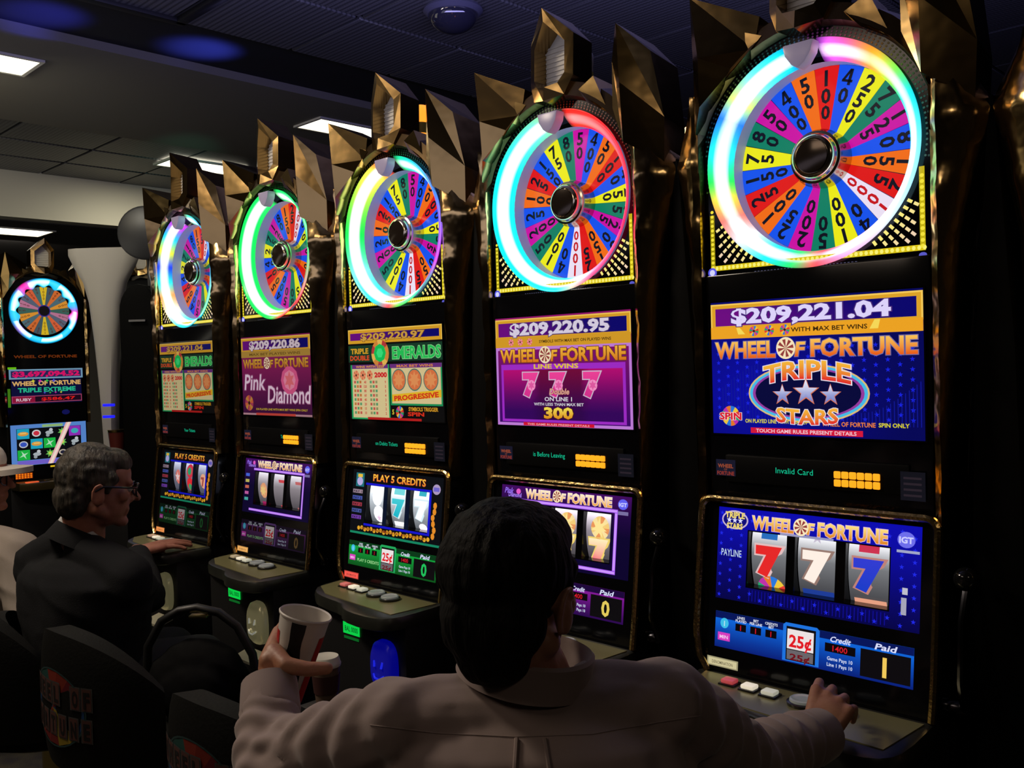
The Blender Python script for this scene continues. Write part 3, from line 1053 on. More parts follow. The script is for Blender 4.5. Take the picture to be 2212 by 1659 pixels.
def screen_emeralds(A, amount):
    A.rect(0, 0, 0.54, 0.34, (10, 10, 12), 0)
    jackpot_bar(A, '', 0.285, 0.338, plain=True)
    A.text(amount, 0.265, 0.297, 0.025, (215, 165, 70), 5, w=0.37, bold=0.03, outline=(110, 60, 30))
    A.rect(0.0, 0.215, 0.54, 0.278, (20, 60, 40), 2)
    A.text('TRIPLE', 0.07, 0.247, 0.020, (220, 165, 40), 4, w=0.11, bold=0.04)
    A.text('DOUBLE', 0.07, 0.222, 0.018, (225, 80, 40), 4, w=0.12, bold=0.04)
    A.wheel(0.195, 0.245, 0.052, 3, cols=[(220, 140, 60), (190, 60, 60), (240, 190, 90)], n=10)
    A.ell(0.195, 0.247, 0.036, 0.034, (20, 200, 90), 6, 8)
    A.ell(0.195, 0.247, 0.020, 0.019, (60, 235, 130), 7, 6)
    A.text('EMERALDS', 0.40, 0.225, 0.043, (40, 200, 90), 5, w=0.265, bold=0.03, outline=(150, 225, 150))
    A.rect(0.01, 0.0, 0.245, 0.205, (35, 165, 95), 2)
    A.rect(0.020, 0.006, 0.238, 0.190, (225, 205, 150), 3)
    A.rect(0.020, 0.190, 0.238, 0.205, (110, 50, 130), 3)
    A.text('WINS WITH LESS', 0.13, 0.193, 0.009, (240, 170, 60), 5, w=0.17, bold=0.02)
    for k in range(3):
        A.wheel(0.045 + 0.042 * k, 0.166, 0.018, 4, cols=[(225, 110, 80), (235, 160, 110)])
    A.text('2000', 0.195, 0.158, 0.018, (215, 30, 40), 5, w=0.075, bold=0.05)
    for j in range(8):
        y = 0.135 - j * 0.0165
        for k in range(3):
            A.rect(0.030 + 0.017 * k, y, 0.042 + 0.017 * k, y + 0.010, [(205, 90, 80), (90, 160, 110), (200, 120, 60)][(j + k) % 3], 4)
            A.rect(0.128 + 0.017 * k, y, 0.140 + 0.017 * k, y + 0.010, [(90, 160, 110), (150, 150, 100), (205, 90, 80)][(j + 2 * k) % 3], 4)
        A.text(['40', '120', '80', '60', '40', '20', '15', '10'][j], 0.100, y, 0.010, (210, 60, 60), 5, bold=0.03)
        A.text(['9', '5', '5', '4', '3', '3', '2', '2'][j], 0.222, y, 0.010, (210, 60, 60), 5, bold=0.03)
    A.rect(0.250, 0.055, 0.535, 0.205, (30, 150, 90), 2)
    A.rect(0.258, 0.062, 0.528, 0.190, (225, 205, 150), 3)
    A.rect(0.250, 0.190, 0.535, 0.205, (110, 50, 130), 3)
    A.text('MAX BET WINS', 0.39, 0.193, 0.009, (240, 150, 60), 5, w=0.2, bold=0.02)
    for k in range(3):
        A.ell(0.300 + 0.088 * k, 0.147, 0.040, 0.040, (70, 120, 110), 4, 20)
        A.ell(0.300 + 0.088 * k, 0.147, 0.036, 0.036, (225, 120, 70), 5, 20)
        A.star(0.300 + 0.088 * k, 0.147, 0.032, (235, 150, 90), 6, 0.55, 8)
    A.poly([(0.26, 0.068), (0.53, 0.086), (0.53, 0.112), (0.26, 0.094)], (240, 190, 40), 7)
    A.text('PROGRESSIVE', 0.395, 0.079, 0.018, (220, 50, 30), 8, w=0.245, bold=0.04, rot=0.065)
    A.wheel(0.300, 0.030, 0.022, 4)
    A.text('5', 0.262, 0.022, 0.018, (240, 210, 60), 4, bold=0.03)
    A.text('SYMBOLS TRIGGER', 0.43, 0.036, 0.014, (225, 160, 40), 4, w=0.16, bold=0.03)
    A.text('SPIN', 0.39, 0.018, 0.014, (225, 50, 30), 4, w=0.09, bold=0.04)
    A.rect(0.11, 0.0, 0.42, 0.009, (190, 30, 30), 4)

def screen_pink(A):
    A.grid(0, 0, 0.54, 0.34, lambda x, y: lerp((60, 12, 60), (140, 30, 90), max(0, min(1, y / 0.22))), 0, 4, 6)
    jackpot_bar(A, '', 0.275, 0.335)
    A.rect(0, 0.250, 0.54, 0.278, (180, 140, 60), 4)
    A.text('$209,220.86', 0.27, 0.286, 0.035, (225, 205, 215), 5, w=0.40, bold=0.045, outline=(90, 60, 80))
    A.text('MAX BET PLAYED WINS', 0.27, 0.258, 0.011, (110, 80, 30), 5, w=0.40, bold=0.02)
    wof(A, 0.015, 0.525, 0.205, 0.038, 5, top=(225, 175, 60), bot=(200, 110, 40), out=(110, 70, 40))
    A.text('Pink', 0.105, 0.110, 0.070, (235, 205, 225), 5, w=0.17, bold=0.012, outline=(160, 90, 130), shear=0.15)
    A.text('Diamond', 0.370, 0.055, 0.075, (240, 210, 228), 5, w=0.32, bold=0.012, outline=(160, 90, 130), shear=0.1)
    A.ell(0.385, 0.150, 0.066, 0.060, (225, 90, 140), 8, 10)
    A.ell(0.385, 0.150, 0.046, 0.042, (240, 140, 170), 9, 8)
    A.star(0.385, 0.150, 0.040, (230, 110, 120), 10, 0.5, 6)
    A.wheel(0.055, 0.052, 0.034, 5, cols=[(210, 100, 60), (200, 140, 60), (170, 60, 90)])
    A.text('ON PLAYED LINE WITH MAX BET WINS SPIN ONLY', 0.31, 0.022, 0.009, (215, 180, 40), 5, w=0.40, bold=0.02)
    A.rect(0.0, 0.0, 0.54, 0.008, (190, 140, 150), 2)
    A.rect(0.11, 0.0, 0.42, 0.010, (205, 70, 60), 4)

# ---- lower glass pictures (x, z straight in machine units)
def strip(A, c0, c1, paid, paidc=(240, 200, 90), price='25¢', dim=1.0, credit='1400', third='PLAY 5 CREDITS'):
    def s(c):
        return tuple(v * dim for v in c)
    A.grid(-0.252, 0.912, 0.252, 1.002, lambda x, y: s(lerp(c0, c1, max(0, min(1, (y - 0.912) / 0.07)))), 0, 6, 4)
    A.rect(-0.252, 0.985, 0.252, 1.002, s(lerp(c0, (0, 0, 20), 0.3)), 1)
    A.ell(-0.225, 0.974, 0.012, 0.013, s((60, 190, 230)), 2, 16)
    A.text('1', -0.225, 0.967, 0.013, s((180, 225, 240)), 3, bold=0.03)
    A.rect(-0.243, 0.930, -0.208, 0.950, s((215, 60, 190)), 2)
    A.text('MIN', -0.2255, 0.935, 0.009, s((245, 200, 240)), 3, w=0.024, bold=0.02)
    for k, (t1, t2) in enumerate((('LINES', 'PLAYED'), ('BET', 'PER LINE'), ('CREDITS', 'BET'))):
        cx = -0.178 + 0.042 * k
        A.text(t1, cx, 0.991, 0.0065, s((225, 230, 245)), 2, bold=0.02)
        A.text(t2, cx, 0.983, 0.0065, s((225, 230, 245)), 2, bold=0.02)
        A.rect(cx - 0.015, 0.961, cx + 0.015, 0.979, s((8, 4, 8)), 3)
        A.rect(cx - 0.0012, 0.963, cx + 0.0012, 0.976, s((220, 20, 40)), 4)
    if third:
        A.text(third, -0.13, 0.930, 0.011, s((160, 225, 150)), 2, w=0.13, bold=0.01)
    A.poly([(-0.062, 0.915), (0.032, 0.915), (0.032, 1.000), (0.025, 1.006), (-0.055, 1.006), (-0.062, 1.000)], s(lerp(c1, (120, 190, 255), 0.15)), 3)
    A.rect(-0.053, 0.918, 0.023, 0.998, s((10, 8, 12)), 4)
    A.rect(-0.050, 0.945, 0.018, 0.992, s((235, 225, 225)), 5)
    A.rect(-0.050, 0.920, 0.018, 0.943, s((105, 100, 105)), 5)
    A.text(price, -0.016, 0.951, 0.029, s((225, 25, 35)), 6, w=0.058, bold=0.030)
    A.text(price, -0.016, 0.920, 0.015, s((110, 15, 25)), 6, w=0.052, bold=0.03)
    A.text('Credit', 0.082, 0.981, 0.013, s((215, 220, 250)), 3, w=0.050, bold=0.025, shear=0.3)
    A.rect(0.046, 0.957, 0.120, 0.977, s((8, 4, 8)), 3)
    A.text(credit, 0.083, 0.960, 0.0135, s((215, 25, 40)), 4, w=0.036, bold=0.01)
    A.text('Game Pays 10', 0.083, 0.938, 0.0085, s((210, 220, 245)), 3, w=0.062, bold=0.015)
    A.text('Line 1 Pays 10', 0.083, 0.924, 0.0085, s((210, 220, 245)), 3, w=0.062, bold=0.015)
    A.text('Paid', 0.188, 0.984, 0.014, s((215, 220, 250)), 3, w=0.048, bold=0.025, shear=0.3)
    A.rect(0.132, 0.918, 0.246, 0.980, s((10, 8, 12)), 3)
    A.text(paid, 0.188, 0.926, 0.044, s(paidc), 4, bold=0.03)

def stripfix(A, x0, x1, z0, z1, col):
    A.rect(x0, z0, x1, z1, col, 0)

def art_blue(A):
    z0, z1 = 1.035, 1.268
    def bg(x, z):
        return lerp((3, 2, 70), (10, 10, 175), max(0, min(1, (z - z0) / 0.2)))
    for (x0, x1, a, b) in ((-0.255, -0.170, z0, z1), (0.194, 0.262, z0, z1), (-0.170, 0.194, 1.216, z1), (-0.170, 0.194, z0, 1.072)):
        A.grid(x0, a, x1, b, bg, 0, 4, 4)
    for i in range(18):
        for j in range(9):
            x = -0.245 + i * 0.029
            z = 1.045 + j * 0.026 + (0.013 if i % 2 else 0)
            if -0.176 < x < 0.200 and 1.064 < z < 1.222 or z > 1.262 or x > 0.255:
                continue
            A.star(x, z, 0.006, (30, 40, 230), 1)
    for i in range(40):
        A.rect(-0.16 + i * 0.0088, 1.040, -0.158 + i * 0.0088, 1.068, (14, 12, 150), 1)
    A.ell(-0.207, 1.238, 0.038, 0.024, (200, 180, 210), 2, 24)
    A.ell(-0.207, 1.238, 0.034, 0.020, (12, 10, 120), 3, 24)
    A.text('TRIPLE', -0.207, 1.243, 0.015, (240, 215, 110), 4, w=0.056, bold=0.04)
    A.text('STARS', -0.207, 1.216, 0.014, (240, 215, 110), 4, w=0.046, bold=0.04)
    for k in (-1, 0, 1):
        A.star(-0.207 + 0.016 * k, 1.237, 0.008, (225, 225, 255), 5)
    wof(A, -0.158, 0.186, 1.222, 0.032, 2, top=(255, 225, 130), bot=(225, 130, 20), out=(225, 190, 215))
    A.rect(-0.080, 1.2135, 0.058, 1.219, (150, 150, 190), 3)
    A.ell(0.228, 1.236, 0.020, 0.018, (110, 110, 235), 2, 20)
    A.text('IGT', 0.228, 1.229, 0.014, (205, 205, 255), 3, w=0.032, bold=0.04)
    A.rect(0.207, 1.207, 0.258, 1.213, (160, 165, 200), 2)
    A.text('PAYLINE', -0.214, 1.145, 0.018, (190, 210, 235), 2, w=0.058, bold=0.01)
    A.rect(0.222, 1.115, 0.234, 1.130, (190, 190, 205), 2)
    A.rect(0.220, 1.070, 0.232, 1.108, (165, 165, 185), 2)

def art_purple(A, left_pays=False):
    z0, z1 = 1.035, 1.268
    for (x0, x1, a, b) in ((-0.255, -0.170, z0, z1), (0.194, 0.262, z0, z1), (-0.170, 0.194, 1.216, z1), (-0.170, 0.194, z0, 1.072)):
        A.grid(x0, a, x1, b, lambda x, z: lerp((10, 2, 45), (70, 10, 100), max(0, min(1, (z - z0 - 0.14) / 0.1))), 0, 4, 4)
    v = (165, 90, 240)
    for x0, a, x1, b in ((-0.180, 1.219, 0.215, 1.229), (-0.200, 1.045, 0.215, 1.055), (0.204, 1.055, 0.215, 1.22)):
        A.rect(x0, a, x1, b, v, 2)
        A.rect(x0 + 0.002, a + 0.002, x1 - 0.002, b - 0.002, (205, 150, 255), 3)
    A.text('Pink', -0.222, 1.243, 0.018, (150, 110, 245), 3, w=0.038, bold=0.02, shear=0.2)
    A.text('Diamond', -0.195, 1.233, 0.014, (170, 130, 250), 4, w=0.056, bold=0.02)
    A.ell(-0.180, 1.251, 0.010, 0.009, (230, 90, 200), 5, 8)
    wof(A, -0.150, 0.192, 1.234, 0.028, 2, top=(255, 240, 200), bot=(240, 165, 50), out=(235, 205, 225))
    A.ell(0.232, 1.245, 0.018, 0.015, (95, 95, 240), 2, 16)
    A.text('IGT', 0.232, 1.239, 0.011, (205, 205, 255), 3, w=0.028, bold=0.04)
    A.rect(0.215, 1.215, 0.252, 1.225, (120, 110, 160), 2)
    for k in range(5):
        A.rect(-0.243, 1.19 - k * 0.026, -0.212, 1.203 - k * 0.026, [(70, 100, 220), (190, 180, 90), (200, 100, 80), (190, 90, 160), (70, 170, 160)][k], 2)

def art_green(A):
    z0, z1 = 1.035, 1.268
    for (x0, x1, a, b) in ((-0.255, -0.170, z0, z1), (0.194, 0.262, z0, z1), (-0.170, 0.194, 1.216, z1), (-0.170, 0.194, z0, 1.072)):
        A.rect(x0, a, x1, b, (6, 10, 16), 0)
    for (x0, a, x1, b) in ((-0.172, 1.214, 0.200, 1.222), (-0.172, 1.064, 0.200, 1.072), (0.192, 1.064, 0.204, 1.222), (-0.062, 1.072, -0.040, 1.214), (0.064, 1.072, 0.088, 1.214)):
        A.rect(x0, a, x1, b, (20, 20, 200) if a > 1.05 and (x1 - x0) > 0.03 or x0 > 0.18 else (6, 18, 40), 1)
    A.text('PLAY 5 CREDITS', 0.020, 1.232, 0.025, (0, 0, 0), 2, w=0.30, bold=0.02, outline=(150, 30, 30), grad=((250, 210, 70), (235, 130, 40)))
    A.rect(-0.235, 1.205, -0.185, 1.256, (30, 110, 120), 1)
    A.ell(-0.210, 1.225, 0.018, 0.016, (180, 170, 220), 2, 14)
    A.rect(-0.224, 1.240, -0.196, 1.252, (230, 190, 60), 2)
    A.ell(0.229, 1.226, 0.021, 0.018, (170, 150, 190), 2, 14)
    A.rect(0.214, 1.219, 0.244, 1.233, (110, 100, 200), 3)
    cols = [(200, 170, 190), (90, 110, 220), (210, 70, 90), (90, 110, 200), (150, 80, 220)]
    for k in range(5):
        A.rect(-0.250, 1.180 - k * 0.024, -0.190, 1.194 - k * 0.024, lerp(cols[k], (0, 0, 0), 0.25), 2)
        A.text(['PAY 1', 'PAY 2', 'PAY 3', 'PAY 4', 'PAY 5'][k], -0.220, 1.182 - k * 0.024, 0.009, (15, 15, 30), 3, w=0.05, bold=0.02)
    for k in range(22):
        A.ell(-0.20 + k * 0.019, 1.052 + 0.003 * math.sin(k * 2.1), 0.009, 0.008, (225, 165, 40), 2, 7)
    for k in range(6):
        A.ell(0.222 + 0.005 * math.sin(k * 1.7), 1.065 + k * 0.021, 0.010, 0.012, (225, 140, 40), 2, 7)
    A.rect(-0.252, 1.030, 0.262, 1.038, (20, 130, 95), 2)
    A.text('EXTRA SPIN SYMBOLS PAY ANY POSITION', 0.0, 1.048, 0.010, (120, 30, 20), 4, w=0.36, bold=0.02)

def reel_map(cx):
    R = 0.24
    def fm(a, b, h):
        th = b / R
        h = h * 8
        z = 1.144 + (R + h) * math.sin(th)
        y = pl_y(1.144) + 0.026 + R - (R + h) * math.cos(th)
        return Vector((cx + a, y, z))
    return fm

def reel_base(A, top=(250, 250, 255, 1.3), mid=(190, 195, 200), bot=(95, 95, 100), w=0.0505):  # light from above painted into the strip, white top down to grey
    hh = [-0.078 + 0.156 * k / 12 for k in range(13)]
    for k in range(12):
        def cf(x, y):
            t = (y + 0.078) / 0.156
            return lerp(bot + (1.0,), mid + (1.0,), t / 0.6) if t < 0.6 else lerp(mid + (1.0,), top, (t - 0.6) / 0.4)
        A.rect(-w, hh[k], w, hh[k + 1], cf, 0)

def seven(A, c, out, y=-0.033, s=0.066, g2=None):
    A.text('7', 0.0, y, s, (0, 0, 0), 1, w=0.072, bold=0.075, outline=out, ow=0.05, grad=(c, g2 or c))

def build_reels(parent, theme, gain):
    xs = (-0.1145, 0.012, 0.1395)
    for i, cx in enumerate(xs):
        A = Art(gain)
        if theme == 'blue':
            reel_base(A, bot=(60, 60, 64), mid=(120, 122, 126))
            if i == 0:
                seven(A, (230, 40, 40), (225, 190, 190)); A.rect(-0.022, 0.052, 0.022, 0.075, (40, 110, 190), 2); A.wheel(0, -0.080, 0.040, 1)
            elif i == 1:
                seven(A, (255, 240, 228), (150, 120, 110), y=-0.030); A.rect(-0.040, -0.078, 0.040, -0.056, (30, 60, 150), 2); A.star(0, 0.070, 0.016, (200, 190, 210), 2)
            else:
                seven(A, (50, 60, 210), (190, 130, 120), g2=(25, 60, 200)); A.rect(-0.024, 0.050, 0.024, 0.074, (205, 50, 80), 2); A.rect(-0.038, -0.078, 0.038, -0.058, (230, 160, 130), 2)
        elif theme == 'purple':
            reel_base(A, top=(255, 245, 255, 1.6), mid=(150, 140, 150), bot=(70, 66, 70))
            A.wheel(0.004, 0.024, 0.034, 1, cols=[(245, 205, 120), (250, 225, 160), (235, 150, 90)])
            A.star(0.004, 0.024, 0.030, (255, 230, 150), 3, 0.45, 7)
            seven(A, (255, 240, 190), (240, 210, 110), y=-0.068, s=0.058, g2=(250, 120, 130))
        elif theme == 'green':
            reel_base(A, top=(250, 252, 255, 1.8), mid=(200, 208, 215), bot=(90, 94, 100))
            if i == 0:
                A.ell(0.0, 0.030, 0.030, 0.036, (250, 250, 255, 1.4), 1, 14); A.ell(0.006, -0.036, 0.032, 0.032, (250, 250, 255, 1.5), 1, 14); A.star(0.006, -0.050, 0.016, (240, 200, 230), 2)
            elif i == 1:
                A.rect(-0.030, 0.045, 0.030, 0.070, (120, 220, 225), 1); seven(A, (70, 205, 215), (225, 245, 250), y=-0.030, s=0.058, g2=(20, 180, 200)); A.rect(-0.032, -0.076, 0.032, -0.052, (250, 252, 255, 1.4), 2)
            else:
                A.rect(-0.018, 0.050, 0.022, 0.070, (60, 180, 200), 1); seven(A, (255, 255, 255), (215, 240, 248), y=-0.028, s=0.060); A.ell(0.0, -0.060, 0.022, 0.014, (250, 235, 250, 1.3), 2, 12)
        elif theme == 'pink':
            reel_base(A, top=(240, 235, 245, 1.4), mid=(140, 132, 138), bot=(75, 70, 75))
            if i == 0:
                A.ell(0, -0.010, 0.028, 0.034, (215, 150, 110), 1, 10); A.star(0, -0.010, 0.026, (225, 190, 120), 2, 0.5, 7); A.rect(-0.02, -0.072, 0.02, -0.058, (160, 30, 90), 2)
            else:
                A.rect(-0.010, -0.078, 0.034, 0.044, lambda x, y: lerp((205, 60, 70), (175, 125, 120), 0.6 if i == 2 else 0.1), 1)
        else:
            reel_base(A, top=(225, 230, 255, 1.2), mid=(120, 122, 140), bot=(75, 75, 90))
            if i == 0:
                A.ell(0.004, -0.004, 0.026, 0.036, (205, 110, 100), 1, 10); A.star(0.004, -0.004, 0.026, (215, 190, 190), 2)
            elif i == 1:
                A.ell(0, 0.030, 0.034, 0.034, (200, 50, 70), 1, 14); A.ell(0, 0.030, 0.018, 0.018, (40, 150, 100), 2, 10); A.ell(0, -0.034, 0.034, 0.034, (215, 40, 50), 1, 14); A.ell(0, -0.045, 0.018, 0.016, (60, 150, 90), 2, 10)
            else:
                A.ell(0.004, -0.010, 0.030, 0.036, (220, 160, 130), 1, 12); A.text('7', 0.004, -0.032, 0.042, (160, 70, 60), 2, bold=0.05)
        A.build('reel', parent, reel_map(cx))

def key_mesh(parent):
    b = MB()
    b.box(-0.0082, 0.0082, -0.006, 0.0, -0.0085, 0.0085)
    return b.build('key', mat('lit_key', (0.8, 0.3, 0.02), 0.35, emit=(1.0, 0.36, 0.012), estr=1.15), parent, bevel=0.004)

def build_card(parent, text, keys, gain, tx0=-0.09, tw=0.095):
    b = MB()
    b.box(-0.235, 0.235, -0.198, -0.186, 1.335, 1.405)
    panel = b.build('card_panel', mat('panel_black', (0.004, 0.004, 0.0045), 0.45, spec=0.15), parent, bevel=0.004)
    A = Art(gain)
    A.text(text, tx0, 1.366, 0.015, (20, 200, 150), 1, w=tw, align='l', bold=-0.004, shear=0.0)
    A.build('card_display', panel, front(-0.198), label='green lettering')
    A = Art(gain)
    A.rect(-0.262, 1.350, -0.205, 1.392, (22, 22, 40), 0)
    A.text('WHEEL', -0.234, 1.371, 0.010, (150, 70, 45), 1, w=0.045, bold=0.03)
    A.text('OF', -0.234, 1.364, 0.005, (120, 60, 45), 1, w=0.010, bold=0.03)
    A.text('FORTUNE', -0.234, 1.352, 0.010, (140, 50, 40), 1, w=0.050, bold=0.03)
    A.build('game_badge', panel, front(-0.198))
    A = Art(gain)
    A.rect(0.215, 1.325, 0.270, 1.390, (16, 16, 24), 0)
    for k in range(4):
        A.rect(0.222, 1.334 + k * 0.013, 0.262, 1.339 + k * 0.013, (40, 32, 40), 1)
    A.build('info_badge', panel, front(-0.198))
    if keys:
        for r in range(2):
            for c in range(6):
                o = shared(cache, 'key', key_mesh, panel)
                o.location = (0.068 + c * 0.0187, -0.198, 1.353 + r * 0.0195)
    return panel

def machine(loc, label, th, rz=0.0, group='tall gold slot machines along the row'):
    root = empty('slot_machine', loc, rz, SQ)
    tag(root, label, 'slot machine', group)
    shared(cache, 'base', p_base, root)
    shared(cache, 'body', p_body, root)
    dk = shared(cache, 'deck', p_deck, root)
    shared(cache, 'plate', p_deck_plate, dk)
    bx = (-0.163, -0.106, -0.050)
    for k, x in enumerate(bx):
        c = shared(cache, 'collar', collar, dk)
        c.location = (x, -0.320 - 0.004 * k, 0.8525)
        first = th.get('b0', (230, 60, 60))
        colr = [first, (225, 215, 190), (190, 190, 170)][k]
        e = th.get('be', [0.25, 0.12, 0.10])[k]
        s = shared(cache, 'sq' + str(colr) + str(e), sq_button(colr, e), dk)
        s.location = (x, -0.320 - 0.004 * k, 0.8565)
    for x, y in ((0.035, -0.330), (0.120, -0.338)):
        r = round_copy(dk)
        r.location = (x, y, 0.8525)
    lg = shared(cache, 'lglass', p_lower_glass, root)
    shared(cache, 'frame', p_frame, root)
    shared(cache, 'band', p_band, root)
    sur = shared(cache, 'surround', p_surround, root)
    shared(cache, 'lip', p_lip, root)
    if 'hub' not in cache:
        cache['hub'] = p_hub(root)
    else:
        h = cache['hub'].copy(); COL.objects.link(h); h.parent = root
        for ch in cache['hub'].children:
            c = ch.copy(); COL.objects.link(c); c.parent = h
    shared(cache, 'pointer', p_pointer, root)
    shared(cache, 'pl', pillar(-1), root)
    shared(cache, 'pr', pillar(1), root)
    shared(cache, 'arch', p_arch, root)
    if 'cp' not in cache:
        cache['cp'] = p_centre_prong(root)
    else:
        h = cache['cp'].copy(); COL.objects.link(h); h.parent = root
        for ch in cache['cp'].children:
            c = ch.copy(); COL.objects.link(c); c.parent = h
    shared(cache, 'lp', lambda p: side_prong(p, True), root)
    shared(cache, 'rp', lambda p: side_prong(p, False), root)
    shared(cache, 'cb', lambda p: p_shoulder(p, -1), root)
    shared(cache, 'cb2', lambda p: p_shoulder(p, 1), root)
    candle(root, th.get('candle', False))
    if 'lev' not in cache:
        cache['lev'] = p_lever(root)
    else:
        h = cache['lev'].copy(); COL.objects.link(h); h.parent = root
        for ch in cache['lev'].children:
            c = ch.copy(); COL.objects.link(c); c.parent = h
    p_bill(root, th.get('bill', 'champagne'))
    # green ticket read-out under the deck
    A = Art(1.0)
    if th.get('ticket', True):
        A.rect(-0.040, 0.730, 0.056, 0.770, (10, 205, 70), 0)
        A.text(th.get('tt', 'BAL 0000'), 0.008, 0.740, 0.018, (4, 90, 30), 1, w=0.075, bold=0.02)
        A.rect(-0.036, 0.712, 0.050, 0.722, (8, 90, 30), 0)  # painted reflection of the read-out, a dimmer green strip
        A.build('ticket_display', root, front(-0.422))
    # displays
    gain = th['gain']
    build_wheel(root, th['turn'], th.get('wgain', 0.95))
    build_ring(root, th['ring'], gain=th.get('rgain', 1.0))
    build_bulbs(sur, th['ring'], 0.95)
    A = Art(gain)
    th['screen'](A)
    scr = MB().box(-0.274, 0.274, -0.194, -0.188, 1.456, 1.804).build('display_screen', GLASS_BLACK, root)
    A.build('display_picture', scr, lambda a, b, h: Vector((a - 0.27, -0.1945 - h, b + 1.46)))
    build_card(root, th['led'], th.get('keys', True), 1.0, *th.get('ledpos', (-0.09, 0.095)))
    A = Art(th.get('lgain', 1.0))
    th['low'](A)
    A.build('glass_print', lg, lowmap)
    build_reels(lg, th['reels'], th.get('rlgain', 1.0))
    # lit denomination label on the lower left of the glass
    A = Art(1.0)
    A.rect(-0.272, 0.862, -0.182, 0.885, lerp(th['lab'], (0, 0, 0), 0.25), 0)
    A.rect(-0.268, 0.865, -0.186, 0.882, th['lab'], 1)
    A.text('DENOMINATION', -0.227, 0.869, 0.008, lerp(th['lab'], (40, 30, 20), 0.6), 2, w=0.06, bold=0.01)
    A.build('price_label', lg, lowmap)
    return root

# ring colour stops: clockwise degrees from top, colour, white core strength
RING1 = [(0, (190, 60, 255), 0.5), (8, (215, 90, 255), 1.4), (22, (255, 90, 170), 1.1), (38, (255, 150, 40), 0.4), (55, (120, 230, 80), 0.8), (70, (20, 215, 225), 0.9), (95, (120, 235, 255), 1.8), (130, (205, 235, 255), 2.0),
         (160, (255, 170, 230), 1.4), (176, (255, 80, 90), 0.5), (190, (40, 225, 110), 0.7), (206, (30, 220, 245), 1.7), (222, (210, 245, 255), 2.4), (240, (255, 120, 110), 0.8), (252, (255, 200, 70), 1.4), (264, (40, 235, 90), 1.5), (282, (30, 225, 245), 1.3), (300, (40, 120, 255), 0.9), (312, (210, 255, 120), 2.0), (330, (90, 230, 255), 2.4), (348, (0, 200, 255), 1.4), (360, (110, 90, 255), 0.5)]
RING2 = [(0, (255, 60, 60), 0.2), (12, (255, 40, 30), 0.35), (60, (255, 45, 60), 0.12), (110, (250, 40, 95), 0.12), (150, (255, 80, 140), 0.3), (168, (240, 215, 190), 1.0), (182, (40, 235, 235), 2.4), (250, (10, 235, 240), 2.0), (300, (20, 230, 225), 1.7), (340, (110, 255, 190), 1.7), (360, (190, 240, 110), 0.3)]
RING3 = [(0, (30, 205, 80), 0.4), (20, (20, 225, 190), 1.4), (45, (40, 170, 255), 0.7), (80, (110, 90, 245), 0.15), (120, (190, 60, 200), 0.1), (150, (60, 210, 170), 0.8), (172, (90, 235, 80), 1.4), (185, (255, 80, 90), 1.0), (205, (40, 225, 230), 2.2), (240, (120, 250, 220), 2.2), (275, (20, 235, 80), 2.0), (305, (150, 250, 70), 2.3), (335, (255, 235, 80), 2.0), (350, (255, 70, 50), 0.9), (360, (120, 60, 60), 0.3)]
RING4 = [(0, (30, 215, 80), 0.2), (18, (20, 235, 110), 1.6), (45, (50, 225, 120), 0.5), (90, (40, 190, 100), 0.15), (140, (240, 60, 70), 0.25), (170, (255, 70, 60), 0.5), (185, (40, 235, 90), 1.8), (230, (20, 240, 90), 2.6), (300, (20, 240, 90), 2.3), (345, (30, 240, 100), 2.0), (360, (40, 200, 90), 0.3)]
RING5 = [(0, (220, 170, 110), 0.3), (18, (60, 225, 200), 1.2), (60, (60, 120, 230), 0.2), (140, (50, 190, 120), 0.3), (168, (30, 200, 240), 1.2), (190, (60, 235, 230), 2.2), (225, (250, 225, 210), 2.4), (245, (255, 160, 90), 1.8), (262, (40, 225, 235), 1.4), (280, (30, 60, 255), 1.1), (298, (220, 235, 60), 2.0), (318, (30, 190, 250), 1.6), (338, (190, 60, 255), 2.0), (352, (215, 60, 250), 1.3), (360, (120, 60, 160), 0.2)]

def low_blue(A):
    art_blue(A)
    strip(A, (6, 30, 120), (12, 100, 215), '1', third='')
def low_purple(A):
    art_purple(A)
    strip(A, (40, 6, 75), (130, 25, 150), '0', (225, 200, 90))
def low_green(A):
    art_green(A)
    strip(A, (8, 80, 25), (18, 160, 60), '0', (30, 190, 90))
def low_pink(A):
    art_purple(A)
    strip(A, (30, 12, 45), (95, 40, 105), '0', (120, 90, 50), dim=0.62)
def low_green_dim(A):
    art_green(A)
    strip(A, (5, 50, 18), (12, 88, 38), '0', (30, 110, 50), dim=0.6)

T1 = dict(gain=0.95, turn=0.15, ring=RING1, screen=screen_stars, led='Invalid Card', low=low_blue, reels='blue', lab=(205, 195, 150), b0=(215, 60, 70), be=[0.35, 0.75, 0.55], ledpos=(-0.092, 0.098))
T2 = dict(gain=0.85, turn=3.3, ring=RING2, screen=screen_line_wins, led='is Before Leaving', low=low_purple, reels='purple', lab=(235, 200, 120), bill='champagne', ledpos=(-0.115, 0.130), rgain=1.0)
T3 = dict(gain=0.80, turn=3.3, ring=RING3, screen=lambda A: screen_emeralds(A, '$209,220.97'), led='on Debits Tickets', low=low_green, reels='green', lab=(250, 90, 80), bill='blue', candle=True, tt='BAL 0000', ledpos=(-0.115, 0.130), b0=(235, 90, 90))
T4 = dict(gain=0.62, turn=15.2, ring=RING4, screen=screen_pink, led='To', low=low_pink, reels='pink', lab=(240, 175, 95), ledpos=(0.035, 0.020), wgain=0.85, lgain=0.9, b0=(190, 170, 130))
